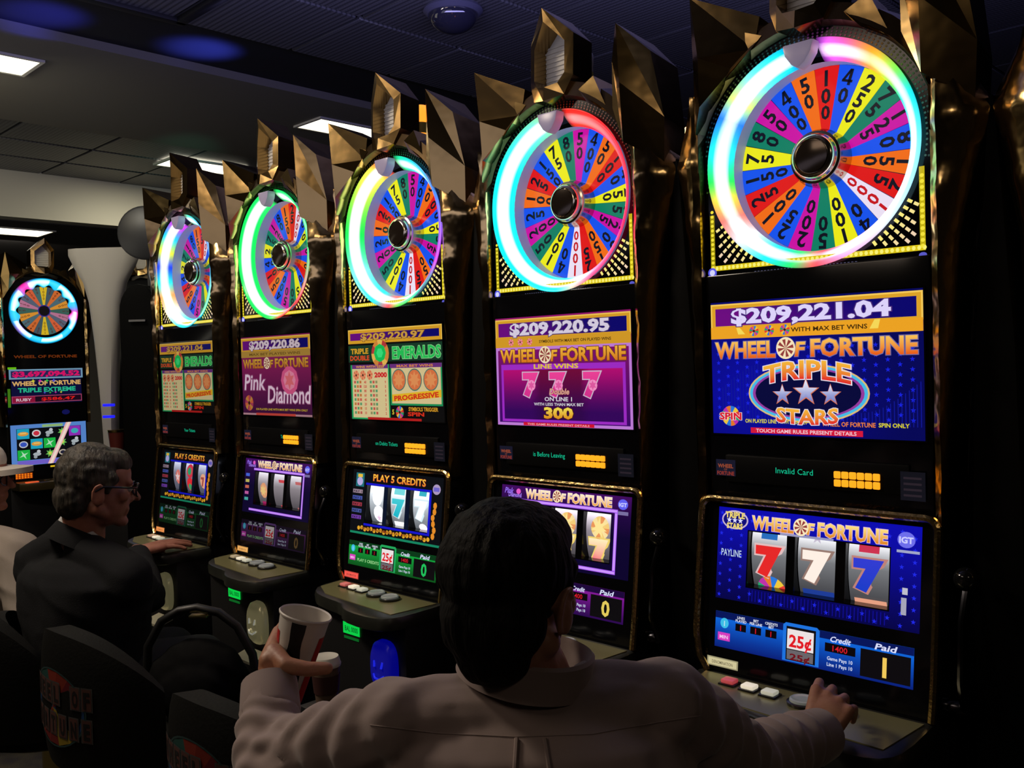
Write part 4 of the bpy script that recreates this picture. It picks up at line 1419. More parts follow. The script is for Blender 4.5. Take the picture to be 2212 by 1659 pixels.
T5 = dict(gain=0.52, turn=15.2, ring=RING5, screen=lambda A: screen_emeralds(A, '$209,221.04'), led='Your Tickets', low=low_green_dim, reels='red', lab=(245, 150, 80), keys=False, ledpos=(-0.03, 0.11), wgain=0.8, lgain=0.75, b0=(200, 150, 120))

# ------------------------------------------------------------------ room
ZCEIL = 3.15
def setting(o):
    o['kind'] = 'structure'
    return o

carpet = mat('carpet', (0.020, 0.018, 0.022), 0.9, var=(9.0, (0.05, 0.045, 0.03)), bump=(180, 0.5, 0.01))
setting(MB().box(-12, 5, -6, 8, -0.08, 0.0).build('floor', carpet))
wallm = mat('wall_paint', (0.045, 0.042, 0.045), 0.8)
dimwall = mat('far_wall_paint', (0.16, 0.15, 0.13), 0.85)
setting(MB().box(-12.1, -12.0, -6, 8, 0, 3.4).build('wall_far', dimwall))
setting(MB().box(5, 5.1, -6, 8, 0, 3.4).build('wall_right', wallm))
setting(MB().box(-12, 5, 8, 8.1, 0, 3.4).build('wall_back', wallm))
setting(MB().box(-12, 5, -6.1, -6, 0, 3.4).build('wall_front', wallm))

tilem = mat('perforated_tile', (0.085, 0.085, 0.095), 0.42, bump=(1.0, 0.0, 0.0))
def perforated(mt):
    nt = mt.node_tree
    b = nt.nodes['Principled BSDF']
    tc = nt.nodes.new('ShaderNodeTexCoord')
    w = nt.nodes.new('ShaderNodeTexWave')
    w.wave_type = 'BANDS'
    w.bands_direction = 'Y'
    w.inputs['Scale'].default_value = 11.0
    w2 = nt.nodes.new('ShaderNodeTexVoronoi')
    w2.inputs['Scale'].default_value = 55.0
    w2.inputs['Randomness'].default_value = 0.0
    nt.links.new(tc.outputs['Object'], w.inputs['Vector'])
    nt.links.new(tc.outputs['Object'], w2.inputs['Vector'])
    mx = nt.nodes.new('ShaderNodeMath'); mx.operation = 'MULTIPLY'
    nt.links.new(w.outputs['Fac'], mx.inputs[0]); nt.links.new(w2.outputs['Distance'], mx.inputs[1])
    cr = nt.nodes.new('ShaderNodeValToRGB')
    cr.color_ramp.elements[0].position = 0.0
    cr.color_ramp.elements[0].color = (0.045, 0.045, 0.05, 1)
    cr.color_ramp.elements[1].position = 0.25
    cr.color_ramp.elements[1].color = (0.115, 0.115, 0.12, 1)
    nt.links.new(mx.outputs[0], cr.inputs[0])
    nt.links.new(cr.outputs[0], b.inputs['Base Color'])
perforated(tilem)
soffm = mat('soffit_paint', (0.17, 0.158, 0.13), 0.7)
ceil = setting(MB().box(-12, 5, -6, 8, ZCEIL + 0.03, ZCEIL + 0.12).build('ceiling', mat('ceiling_black', (0.006, 0.006, 0.008), 0.7)))
def tile(x0, x1, y0, y1, z):
    sx, sy = x1 - x0, y1 - y0
    key = 'tile%.2f_%.2f' % (sx, sy)
    if key not in cache:
        cache[key] = MB().box(-sx / 2, sx / 2, -sy / 2, sy / 2, 0, 0.02).build('ceiling_tile', tilem, ceil, bevel=0.004, seg=1)
        o = cache[key]
    else:
        o = cache[key].copy(); COL.objects.link(o); o.parent = ceil
    o.location = ((x0 + x1) / 2, (y0 + y1) / 2, z)
G = 0.010
for i in range(6):
    for j in range(11):
        x1 = -0.20 - 0.61 * i + 0.61; x0 = x1 - 0.61
        x0 = max(x0, -3.80)
        y0 = -1.92 + 0.645 * j - 0.02
        if x1 - x0 < 0.1:
            continue
        if i == 5 and False:
            continue
        tile(x0 + G, x1 - G, y0 + G, y0 + 0.645 - G, ZCEIL)
for i in range(3):
    for j in range(8):
        x1 = -5.52 - 0.55 * i; x0 = x1 - 0.53
        y0 = -1.2 + 0.645 * j
        if i == 1 and j == 3:
            pass
        tile(x0 + G, x1 - G, y0 + G, y0 + 0.645 - G, ZCEIL)
# smooth plasterboard bands of the coffer
setting(MB().box(-5.50, -3.82, -6, 8, ZCEIL - 0.015, ZCEIL + 0.05).build('trim_1', soffm))
fm_ = mat('light_face_paint', (0.50, 0.48, 0.40), 0.8)
setting(MB().box(-7.30, -7.14, -6, 8, 2.775, ZCEIL + 0.05).build('trim_2', fm_))
setting(MB().box(-12.0, -7.31, -6, 8, 2.77, 2.86).build('trim_3', mat('low_ceiling_paint', (0.05, 0.045, 0.045), 0.7)))
# dark recess frame in the near ceiling
fr = MB()
fr.box(-3.22, -2.72, 0.00, 0.05, ZCEIL - 0.02, ZCEIL + 0.004)
fr.box(-3.24, -3.19, -0.90, 0.05, ZCEIL - 0.02, ZCEIL + 0.004)
fr.box(-2.76, -2.72, -0.90, 0.05, ZCEIL - 0.02, ZCEIL + 0.004)
tag(fr.build('ceiling_vent', mat('vent_black', (0.004, 0.004, 0.005), 0.6), bevel=0.004), 'dark rectangular frame set into the tiled ceiling at the top left', 'vent')

lampm = mat('lamp_diffuser', (0.9, 0.88, 0.8), 0.4, emit=(1.0, 0.93, 0.72), estr=3.2)
def ceiling_light(x0, x1, y0, y1, z, label, st=None):
    r = empty('ceiling_light', ((x0 + x1) / 2, (y0 + y1) / 2, z))
    tag(r, label, 'ceiling light', 'recessed ceiling lights')
    sx, sy = (x1 - x0) / 2, (y1 - y0) / 2
    MB().box(-sx, sx, -sy, sy, -0.002, 0.01).build('diffuser', lampm, r)
    b = MB()
    b.box(-sx - 0.02, -sx, -sy - 0.02, sy + 0.02, -0.006, 0.01)
    b.box(sx, sx + 0.02, -sy - 0.02, sy + 0.02, -0.006, 0.01)
    b.box(-sx, sx, -sy - 0.02, -sy, -0.006, 0.01)
    b.box(-sx, sx, sy, sy + 0.02, -0.006, 0.01)
    b.build('lamp_frame', mat('lamp_frame_white', (0.6, 0.58, 0.5), 0.5), r)
ceiling_light(-4.46, -4.18, -0.95, -0.27, ZCEIL - 0.022, 'square white ceiling light at the top left edge of the picture')
ceiling_light(-4.46, -4.18, 1.47, 2.10, ZCEIL - 0.022, 'white ceiling light behind the crown of the machine with blue bill slot')
ceiling_light(-6.14, -5.85, 1.26, 1.90, ZCEIL - 0.022, 'white ceiling light in the far tiled bay, beside the farthest crown of the row')
ceiling_light(-8.08, -7.70, 0.30, 1.02, 2.765, 'white ceiling light under the low far ceiling at the left')

# smoked dome camera
dm = empty('dome_camera', (-2.257, 0.895, ZCEIL))
tag(dm, 'smoked round dome camera on the ceiling above the row', 'security camera')
MB().lathe([(0.135, 0.0), (0.14, -0.012), (0.120, -0.03)], n=32).build('dome_base', mat('dome_base', (0.08, 0.08, 0.12), 0.35), dm, smooth=True)
MB().lathe([(0.115 * math.cos(a * PI / 16) + 1e-4, -0.028 - 0.085 * math.sin(a * PI / 16)) for a in range(9)], n=32).build('smoked_dome', mat('smoked_dome', (0.02, 0.02, 0.035), 0.05, coat=1.0), dm, smooth=True)

# ------------------------------------------------------------------ the row
machine((0, 0, 0), 'nearest slot machine, blue display with three stars, largest wheel', T1)
machine((-0.72, 0, 0), 'slot machine with purple line wins display behind the dark haired head', T2)
machine((-1.44, 0, 0), 'slot machine with bright green emerald display and blue glowing bill slot', T3)
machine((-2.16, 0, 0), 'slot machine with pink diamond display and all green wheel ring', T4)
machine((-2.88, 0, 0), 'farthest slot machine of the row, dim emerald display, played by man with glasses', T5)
T0 = dict(T1); T0['gain'] = 0.5
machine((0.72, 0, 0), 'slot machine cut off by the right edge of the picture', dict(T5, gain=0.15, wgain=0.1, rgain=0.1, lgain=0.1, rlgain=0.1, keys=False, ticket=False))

def divider(x, label):
    b = MB()
    z = [(0.0, 0.045), (1.15, 0.045), (1.5, 0.036), (1.96, 0.006), (1.985, 0.002)]
    pts = [(-w, h) for h, w in z][::-1] + [(w, h) for h, w in z]
    b.prism_xz(pts, -0.13, 0.26)
    o = b.build('divider', mat('divider_black', (0.0015, 0.0015, 0.0015), 0.7, spec=0.1), bevel=0.003)
    o.location = (x, 0, 0)
    tag(o, label, 'divider', 'black dividers between the machines')
divider(0.36, 'black wedge divider right of the nearest machine')
divider(-0.36, 'black wedge divider between the star machine and the purple one')
divider(-1.08, 'black wedge divider between the purple machine and the bright emerald one')
divider(-1.80, 'black wedge divider between the bright emerald machine and the pink diamond one')
divider(-2.52, 'black wedge divider between the pink diamond machine and the farthest one')
divider(-3.24, 'black wedge divider at the far end of the row')

# crowns of the machines standing back to back with the row
def back_machine(x, label):
    root = empty('slot_machine', (x, 0.56, 0), PI, SQ)
    tag(root, label, 'slot machine', 'machines standing back to back with the row')
    for k in ('base', 'body', 'arch', 'pl', 'pr', 'lp', 'rp', 'cb', 'cb2'):
        shared(cache, k, None, root)
    h = cache['cp'].copy(); COL.objects.link(h); h.parent = root
    for ch in cache['cp'].children:
        c = ch.copy(); COL.objects.link(c); c.parent = h
    candle(root, x < -1.2 and x > -2.0)
for x, l in ((-0.30, 'back of a machine glimpsed behind the star machine'), (-1.02, 'back of a machine glimpsed between purple and emerald machines'),
             (-1.74, 'back of a machine with an orange candle lamp behind the emerald machine'), (-2.46, 'back of a machine glimpsed behind the pink diamond machine')):
    back_machine(x, l)

# ------------------------------------------------------------------ the machine across the aisle
def aisle_machine(loc, rz, label, lit=True):
    root = empty('slot_machine', loc, rz, SQ)
    tag(root, label, 'slot machine', 'machines across the aisle')
    b = MB()
    b.box(-0.29, 0.29, -0.20, 0.30, 0, 0.85)
    b.box(-0.285, 0.285, -0.16, 0.26, 0.85, 2.40)
    b.build('cabinet', SATIN, root, bevel=0.01)
    for k in ('pl', 'pr', 'lp', 'rp', 'cb', 'cb2', 'arch'):
        shared(cache, k, None, root)
    h = cache['cp'].copy(); COL.objects.link(h); h.parent = root
    for ch in cache['cp'].children:
        c = ch.copy(); COL.objects.link(c); c.parent = h
    b = MB()
    b.prism_xy([(-0.29, -0.20), (-0.28, -0.36), (-0.15, -0.42), (0.15, -0.42), (0.28, -0.36), (0.29, -0.20)][::-1], 0.80, 0.86)
    dk = b.build('button_deck', mat('deck_dark_gold', (0.10, 0.075, 0.03), 0.3, 0.6), root, bevel=0.008)
    for k in range(5):
        kb = MB().box(-0.10 + k * 0.055, -0.066 + k * 0.055, -0.36, -0.335, 0.858, 0.87).build('small_button', mat('ab', (0.15, 0.12, 0.06), 0.3, 0.5), dk, bevel=0.003)
    MB().box(-0.24, -0.15, -0.385, -0.355, 0.858, 0.868).build('lit_button', mat('red_lit', (0.3, 0.05, 0.02), 0.3, emit=(0.9, 0.12, 0.03), estr=0.8), dk, bevel=0.003)
    gl = MB().box(-0.285, 0.285, -0.19, -0.15, 0.86, 2.40).build('display_surround', GLASS_BLACK, root)
    if not lit:
        return root
    # wheel with scalloped ring of light
    cz = 2.150
    A = Art(0.8)
    n = 20
    cols = [(225, 190, 40), (70, 90, 100), (215, 110, 50), (80, 110, 120), (225, 150, 50), (60, 100, 90), (190, 120, 150), (90, 100, 120), (220, 100, 60), (70, 110, 110)]
    for k in range(n):
        a = PI / 2 - 2 * PI * k / n
        d = PI / n * (0.98 if k % 2 == 0 else 0.98)
        A.poly([(0.03 * math.cos(a + d), cz + 0.03 * math.sin(a + d)), (0.03 * math.cos(a - d), cz + 0.03 * math.sin(a - d)),
                (0.185 * math.cos(a - d), cz + 0.185 * math.sin(a - d)), (0.185 * math.cos(a), cz + 0.185 * math.sin(a)), (0.185 * math.cos(a + d), cz + 0.185 * math.sin(a + d))][::-1], cols[k % 10], 1)
        s = ['1000', '25', '400', '50', '200', '75', '150', '30', '500', '80'][k % 10]
        r = 0.160
        for ch in s:
            A.text(ch, r * math.cos(a), cz + r * math.sin(a), 0.020, (90, 30, 20), 2, rot=a - PI / 2, bold=0.01)
            r -= 0.025
    A.ell(0, cz, 0.042, 0.042, (20, 14, 20), 3, 20)
    A.ring(0, cz, 0.046, 0.046, 0.008, (70, 50, 160), 3)
    A.build('prize_wheel', root, front(-0.192))
    N = 160
    v, f, c = [], [], []
    for k in range(N):
        a = 2 * PI * k / N
        deg = math.degrees(a)
        upper = math.sin(a) > -0.45
        w = 0.5 - 0.5 * math.cos(a * 14)
        rin = 0.205 - (0.024 * w if upper else -0.002)
        hue = (20, 190, 255)
        pk = max(0, math.cos(a - 2.25)) ** 30 + max(0, math.cos(a + 0.12)) ** 40 + 0.5 * max(0, math.cos(a - 3.8)) ** 30
        col = lerp(hue, (255, 40, 170), min(1, pk))
        for r, y, g in ((0.252, -0.192, 0.15), (0.243, -0.205, 0.9), (0.222, -0.212, 3.0 if (k // 9) % 3 else 1.2), (rin, -0.205, 1.0), (rin - 0.004, -0.192, 0.2)):
            v.append((r * math.cos(a), y, cz + r * math.sin(a)))
            e = lin(col, 1.0)
            c.append([e[i] * g + max(0, g - 1.1) * 0.5 for i in range(3)])
    for k in range(N):
        for j in range(4):
            a_ = k * 5 + j; b_ = ((k + 1) % N) * 5 + j
            f.append((a_, a_ + 1, b_ + 1, b_))
    mesh_from('light_ring', v, f, glow_mat('ring_light', 1.25, 0.2), root, smooth=True, cols=c)
    A = Art(0.75)
    A.rect(-0.255, 1.44, 0.255, 1.70, (14, 14, 60), 0)
    A.rect(-0.268, 1.630, 0.268, 1.705, (120, 160, 190), 1)
    A.rect(-0.255, 1.642, 0.255, 1.693, (40, 40, 90), 2)
    A.text('$3,697,094.52', 0, 1.650, 0.038, (235, 20, 110), 3, w=0.49, bold=0.05)
    A.text('WHEEL OF FORTUNE', 0, 1.580, 0.034, (235, 185, 110), 3, w=0.50, bold=0.04)
    A.text('TRIPLE EXTREME', 0, 1.530, 0.034, (40, 195, 150), 3, w=0.42, bold=0.04)
    for q, cc in enumerate([(230, 230, 60), (220, 60, 180), (60, 200, 70), (90, 90, 230)]):
        A.star(-0.10 + 0.05 * q, 1.614, 0.016, cc, 4, 0.4, 4)
        A.star(0.10 - 0.04 * q, 1.522, 0.010, cc, 4, 0.4, 4)
    A.rect(-0.255, 1.448, 0.255, 1.502, (175, 70, 110), 1)
    A.rect(-0.249, 1.454, 0.249, 1.496, (30, 8, 30), 2)
    A.rect(-0.249, 1.454, -0.09, 1.496, (150, 20, 60), 3)
    A.text('RUBY', -0.17, 1.463, 0.022, (230, 200, 215), 4, w=0.11, bold=0.03)
    A.text('$586.47', 0.08, 1.463, 0.024, (240, 30, 30), 4, w=0.25, bold=0.03)
    A.text('WHEEL OF FORTUNE', 0.0, 1.79, 0.022, (120, 50, 12), 3, w=0.46, bold=0.03)
    A.rect(-0.275, 1.705, -0.215, 1.722, (110, 200, 20), 2)
    A.rect(-0.282, 1.42, -0.262, 1.56, (70, 130, 20), 2)
    A.ell(0.13, 1.365, 0.030, 0.020, (18, 20, 90), 2, 12)
    A.build('display_picture', gl, front(-0.191))
    A = Art(0.8)
    A.rect(-0.275, 0.975, 0.275, 1.285, (90, 140, 215), 0)
    A.rect(-0.235, 1.015, 0.235, 1.255, (10, 12, 18), 1)
    A.rect(-0.05, 1.258, 0.10, 1.278, (150, 190, 120), 2)
    A.rect(-0.235, 0.978, 0.235, 1.010, (120, 100, 210), 1)
    pat = ['CGDFP', 'BCXFD', 'XDFRG']
    for r in range(3):
        for k in range(5):
            x = -0.188 + 0.094 * k
            z = 1.215 - 0.080 * r
            t = pat[r][k]
            if t == 'C':
                A.rect(x - 0.043, z - 0.038, x + 0.043, z + 0.038, (30, 170, 200), 2); A.ell(x, z, 0.038, 0.016, (235, 160, 60), 3, 12)
                A.rect(x - 0.022, z - 0.002, x + 0.022, z + 0.010, (240, 200, 110), 4)
            elif t == 'X':
                A.rect(x - 0.043, z - 0.038, x + 0.043, z + 0.038, (30, 190, 70), 2); A.star(x, z, 0.036, (190, 235, 200), 3, 0.25, 4, 0.5)
            elif t == 'D':
                A.ell(x, z, 0.030, 0.014, (175, 185, 190), 3, 10); A.ell(x + 0.012, z + 0.020, 0.014, 0.013, (200, 205, 210), 3, 8); A.ell(x - 0.012, z - 0.020, 0.014, 0.013, (160, 170, 175), 3, 8)
            elif t == 'F':
                A.star(x, z, 0.034, (110, 200, 90), 3, 0.5, 7); A.ell(x, z, 0.012, 0.012, (215, 225, 80), 4, 8)
            elif t == 'G':
                A.ell(x, z, 0.032, 0.027, (215, 215, 220), 3, 14); A.ell(x, z, 0.022, 0.018, (215, 50, 70), 4, 12)
            elif t == 'B':
                A.ell(x, z, 0.032, 0.026, (200, 205, 215), 3, 14); A.ell(x, z, 0.024, 0.018, (60, 90, 200), 4, 12)
            elif t == 'P':
                A.rect(x - 0.043, z - 0.038, x + 0.043, z + 0.038, (150, 50, 190), 2); A.ell(x, z, 0.028, 0.020, (60, 180, 190), 3, 12)
            else:
                A.ell(x, z, 0.030, 0.022, (205, 190, 170), 3, 12); A.ell(x, z, 0.020, 0.014, (40, 40, 60), 4, 10)
    A.poly([(-0.02, 0.975), (0.02, 0.975), (0.165, 1.285), (0.125, 1.285)], (250, 190, 190), 5)
    A.poly([(-0.008, 0.975), (0.010, 0.975), (0.155, 1.285), (0.138, 1.285)], (255, 235, 220), 6)
    scr = MB().box(-0.28, 0.28, -0.196, -0.188, 0.97, 1.29).build('display_screen', GLASS_BLACK, root)
    A.build('reel_picture', scr, front(-0.197))
    A = Art(1.0)
    A.rect(-0.25, 0.925, -0.14, 0.950, (205, 50, 45), 1)
    A.rect(-0.255, 0.875, -0.13, 0.918, (130, 45, 10), 1)
    for r in range(3):
        for k in range(6):
            A.ell(-0.243 + k * 0.0205, 0.884 + r * 0.013, 0.008, 0.005, (255, 130, 20), 2, 8)
    A.rect(0.0, 0.945, 0.09, 0.958, (215, 180, 30), 1)
    A.ell(0.045, 0.915, 0.025, 0.015, (190, 205, 170), 1, 12)
    A.build('card_display', gl, front(-0.191))
    return root
aisle_machine((-6.00, 0.27, 0), PI / 2, 'distant slot machine at the left with scalloped cyan ring and red money display')
aisle_machine((-6.00, -0.47, 0), PI / 2, 'distant slot machine cut off by the left picture edge', lit=False)
aisle_machine((-5.75, 1.02, 0), PI / 2 - 0.95, 'distant slot machine turned sideways beside the grey flared column', lit=False)

# grey flared column and the dark arched cabinet beside it
def V3(*a):
    return Vector(a)
C0 = P(236, 830, 6.0)
ax = Vector((RT.x, RT.y, 0)).normalized()
b = MB()
prof = [(0.0, 0.036), (0.75, 0.036), (1.05, 0.038), (1.40, 0.056), (1.70, 0.078), (1.95, 0.105), (2.08, 0.140), (2.18, 0.200), (2.26, 0.235), (2.30, 0.235)]
v, f = [], []
for z, w in prof:
    sh = -0.045 + 0.030 * (z < 1.2) + 0.02
    for k in range(12):
        a = 2 * PI * k / 12
        v.append((w * (abs(math.cos(a)) ** 0.6) * (1 if math.cos(a) >= 0 else -1) + sh * 0, 0.07 * math.sin(a), z))
n = 12
for i in range(len(prof) - 1):
    for k in range(n):
        f.append((i * n + k, i * n + (k + 1) % n, (i + 1) * n + (k + 1) % n, (i + 1) * n + k))
f.append(tuple(range(n - 1, -1, -1))); f.append(tuple(range((len(prof) - 1) * n, len(prof) * n)))
o = b.add(v, f).build('flared_column', mat('column_grey', (0.55, 0.52, 0.47), 0.6), smooth=True)
o.location = (C0.x, C0.y, 0); o.rotation_euler = (0, 0, math.atan2(ax.y, ax.x))
tag(o, 'grey column flaring out at the top between distant machines', 'column')
q = P(304, 840, 5.6)
b = MB()
w = 0.115
pts = [(-w, 0.0), (w, 0.0), (w, 1.86)] + [(w * math.cos(a), 1.86 + 0.17 * math.sin(a)) for a in [PI * k / 12 for k in range(1, 12)]] + [(-w, 1.86)]
b.prism_xz(pts, 0, 0.45)
o = b.build('dark_cabinet', MATS['divider_black'], bevel=0.01)
o.location = (q.x, q.y, 0); o.rotation_euler = (0, 0, math.atan2(ax.y, ax.x))
tag(o, 'black cabinet with arched top left of the farthest machine', 'cabinet')
hd = MB(); hd.box(-0.05, 0.05, -0.02, 0.0, 1.80, 1.812); hd.build('handle', mat('dull_steel', (0.3, 0.3, 0.3), 0.4, 0.8), o)
q = P(318, 505, 5.72)
b = MB().lathe([(0.02, 0.0), (0.15, 0.006), (0.165, 0.02), (0.165, 0.05), (0.15, 0.06)], Matrix.Rotation(PI / 2, 4, 'X'), n=32)
o = b.build('round_topper', mat('topper_grey', (0.03, 0.03, 0.033), 0.4), smooth=True)
o.location = q; o.rotation_euler = (0, 0, math.atan2(ax.y, ax.x))
tag(o, 'dark round sign disc above the arched cabinet', 'sign')
st = MB(); st.tube([(0, 0.02, -0.155), (0, 0.03, -0.325)], 0.02, 8); st.build('post', BLACK, o)
# little glass of coins on the ledge by the column
q = P(252, 945, 5.8)
tb = empty('coin_cup', (q.x, q.y, q.z - 0.075)); tag(tb, 'small red cup with gold trim at the foot of the grey column', 'cup')
MB().lathe([(0.040, 0), (0.052, 0.12), (0.050, 0.12)], n=16).build('cup_body', mat('maroon', (0.12, 0.02, 0.015), 0.4), tb, smooth=True)
MB().lathe([(0.053, 0.11), (0.055, 0.125), (0.050, 0.125)], n=16).build('cup_rim', GOLDF, tb, smooth=True)
# ledge that carries it
ld = MB().box(-0.12, 0.12, -0.08, 0.10, 0.0, q.z - 0.0765).build('ledge', SATIN, bevel=0.005)
ld.location = (q.x, q.y, 0); ld.rotation_euler = (0, 0, math.atan2(ax.y, ax.x))
tag(ld, 'black ledge under the small red cup by the column', 'ledge')
for k in range(2):
    l_ = P(235, 875 + 25 * k, 5.75)
    o = MB().box(-0.035, 0.035, -0.01, 0.01, -0.008, 0.008).build('lamp_strip', mat('blue_lamp', (0, 0, 0.2), 0.3, emit=(0.01, 0.01, 1.0), estr=1.6), bevel=0.003)
    o.location = l_; o.rotation_euler = (0, 0, math.atan2(ax.y, ax.x))
    tag(o, ['upper', 'lower'][k] + ' small blue lamp strip on the sideways machine', 'lamp')

# ------------------------------------------------------------------ figures
def add_cap(B, p0, r0, p1, r1, n=14):
    p0, p1 = Vector(p0), Vector(p1)
    d = p1 - p0
    L = d.length
    if L < 1e-6:
        d = Vector((0, 0, 1)); L = 1e-6
    t = d.normalized()
    pts, rad = [], []
    K_ = 5
    for k in range(K_):
        a = -PI / 2 + (PI / 2) * k / K_
        pts.append(p0 + t * (r0 * math.sin(a))); rad.append(max(1e-4, r0 * math.cos(a)))
    pts.append(p0); rad.append(r0); pts.append(p1); rad.append(r1)
    for k in range(1, K_ + 1):
        a = (PI / 2) * k / K_
        pts.append(p1 + t * (r1 * math.sin(a))); rad.append(max(1e-4, r1 * math.cos(a)))
    B.tube(pts, rad, n)

def add_ell(B, c, rx, ry, rz, M=None, n=20):
    """ellipsoid with axes of M (3x3)"""
    c = Vector(c)
    M = M or Matrix.Identity(3)
    m_ = 12
    v = []
    for i in range(m_ + 1):
        a = -PI / 2 + PI * i / m_
        rr = max(1e-3, math.cos(a))
        for k in range(n):
            t = 2 * PI * k / n
            v.append(c + M @ Vector((rx * rr * math.cos(t), ry * rr * math.sin(t), rz * math.sin(a))))
    f = []
    for i in range(m_):
        for k in range(n):
            f.append((i * n + k, i * n + (k + 1) % n, (i + 1) * n + (k + 1) % n, (i + 1) * n + k))
    f.append(tuple(range(n - 1, -1, -1))); f.append(tuple(range(m_ * n, m_ * n + n)))
    B.add(v, f)

def melt(B, name, mt, parent, voxel, smooth=6, fold=None, label=None, deform=None):
    """union of overlapping solids as one continuous surface"""
    me = bpy.data.meshes.new(name)
    me.from_pydata([tuple(p) for p in B.v], [], B.f)
    bm = bmesh.new(); bm.from_mesh(me)
    bmesh.ops.recalc_face_normals(bm, faces=bm.faces)
    bm.to_mesh(me); bm.free()
    o = bpy.data.objects.new(name, me); COL.objects.link(o)
    r = o.modifiers.new('remesh', 'REMESH'); r.mode = 'VOXEL'; r.voxel_size = voxel; r.use_smooth_shade = True
    if smooth:
        s = o.modifiers.new('smooth', 'SMOOTH'); s.factor = 0.5; s.iterations = smooth
    dg = bpy.context.evaluated_depsgraph_get()
    m2 = bpy.data.meshes.new_from_object(o.evaluated_get(dg))
    bpy.data.objects.remove(o); bpy.data.meshes.remove(me)
    m2.name = name
    if fold or deform:
        nn = [v.normal.copy() for v in m2.vertices]
        for i, v in enumerate(m2.vertices):
            if fold:
                v.co += nn[i] * fold(v.co)
            if deform:
                v.co = deform(v.co)
        m2.update()
    m2.materials.clear(); m2.materials.append(mt)
    m2.polygons.foreach_set('use_smooth', [True] * len(m2.polygons))
    return link_mesh(name, m2, parent, label)

def hand(B, W, D, Nn, A, curls, thumb, s=1.0, spread=0.10, mirror=1):
    """W wrist, D towards fingers, Nn out of the palm, A across the palm from little finger to index side"""
    D = Vector(D).normalized(); A = Vector(A); A = (A - D * A.dot(D)).normalized(); Nn = Vector(Nn); Nn = (Nn - D * Nn.dot(D) - A * Nn.dot(A)).normalized()
    W = Vector(W)
    fl = [0.078, 0.074, 0.070, 0.060]    # index .. little : knuckle distance from wrist offset
    off = [0.033, 0.011, -0.011, -0.031]
    ln = [(0.040, 0.024, 0.020), (0.045, 0.028, 0.021), (0.041, 0.026, 0.020), (0.032, 0.020, 0.018)]
    rad = [0.0100, 0.0102, 0.0096, 0.0086]
    add_ell(B, W + D * 0.045 * s, 0.036 * s, 0.046 * s, 0.017 * s, Matrix((A, D, Nn)).transposed())
    for i in range(4):
        k = W + D * (fl[i] + 0.012) * s + A * off[i] * s
        add_cap(B, W + A * off[i] * 0.55 * s + D * 0.008 * s, 0.015 * s, k, 0.0118 * s)
        d = (D + A * spread * off[i] / 0.033).normalized()
        p = k
        ang = 0.0
        for q in range(3):
            ang += curls[i][q]
            dd = d * math.cos(ang) + Nn * math.sin(ang)
            e = p + dd * ln[i][q] * s
            add_cap(B, p, rad[i] * s * (1 - 0.07 * q), e, rad[i] * s * (1 - 0.07 * (q + 1)))
            p = e
    # thumb: list of (vector) from its root on the index side of the palm
    p = W + D * 0.020 * s + A * 0.026 * s + Nn * 0.006 * s
    r = [0.0165, 0.0135, 0.0118, 0.0100]
    for q, t in enumerate(thumb):
        e = p + Vector(t) * s
        add_cap(B, p, r[q] * s, e, r[q + 1] * s)
        p = e

def head(B, c, M, s=1.0, neck=None):
    """head in its own axes: x right, y face, z up"""
    c = Vector(c)
    def w(x, y, z):
        return c + M @ Vector((x * s, y * s, z * s))
    add_ell(B, w(0, -0.018, 0.030), 0.076 * s, 0.094 * s, 0.088 * s, M)
    add_ell(B, w(0, 0.022, -0.030), 0.063 * s, 0.070 * s, 0.088 * s, M)
    add_ell(B, w(0, 0.045, 0.035), 0.060 * s, 0.042 * s, 0.050 * s, M)      # forehead
    add_cap(B, w(-0.052, -0.005, -0.060), 0.022 * s, w(0, 0.070, -0.098), 0.020 * s)
    add_cap(B, w(0.052, -0.005, -0.060), 0.022 * s, w(0, 0.070, -0.098), 0.020 * s)
    add_ell(B, w(0, 0.076, -0.100), 0.020 * s, 0.017 * s, 0.016 * s, M)       # chin
    add_cap(B, w(-0.036, 0.078, 0.016), 0.011 * s, w(0.036, 0.078, 0.016), 0.011 * s)   # brow
    add_cap(B, w(0, 0.086, 0.006), 0.009 * s, w(0, 0.111, -0.030), 0.011 * s)   # nose
    add_cap(B, w(-0.013, 0.092, -0.035), 0.008 * s, w(0.013, 0.092, -0.035), 0.008 * s)
    add_cap(B, w(-0.020, 0.082, -0.062), 0.008 * s, w(0.020, 0.082, -0.062), 0.008 * s)  # lips
    add_cap(B, w(-0.016, 0.080, -0.073), 0.008 * s, w(0.016, 0.080, -0.073), 0.008 * s)
    for sx in (-1, 1):
        add_ell(B, w(sx * 0.048, 0.060, -0.020), 0.020 * s, 0.020 * s, 0.022 * s, M)   # cheek
        E_ = M @ Matrix.Rotation(-sx * 0.35, 3, 'Z') @ Matrix.Rotation(0.18, 3, 'X')
        add_ell(B, w(sx * 0.079, -0.008, -0.020), 0.008 * s, 0.017 * s, 0.031 * s, E_)      # ear
        pts = [w(sx * (0.083 + 0.005 * math.sin(t)), -0.010 - 0.018 * math.cos(t) * 0.9, -0.018 + 0.030 * math.sin(t)) for t in [PI * (-0.45 + 1.3 * k / 8) for k in range(9)]]
        B.tube([p for p in pts], 0.0042 * s, 6)
    if neck:
        add_cap(B, w(0, -0.030, -0.040), 0.056 * s, Vector(neck), 0.062 * s)

def axes(fwd, up=(0, 0, 1)):
    y = Vector(fwd).normalized()
    z = Vector(up); z = (z - y * z.dot(y)).normalized()
    x = y.cross(z)
    return Matrix((x, y, z)).transposed()

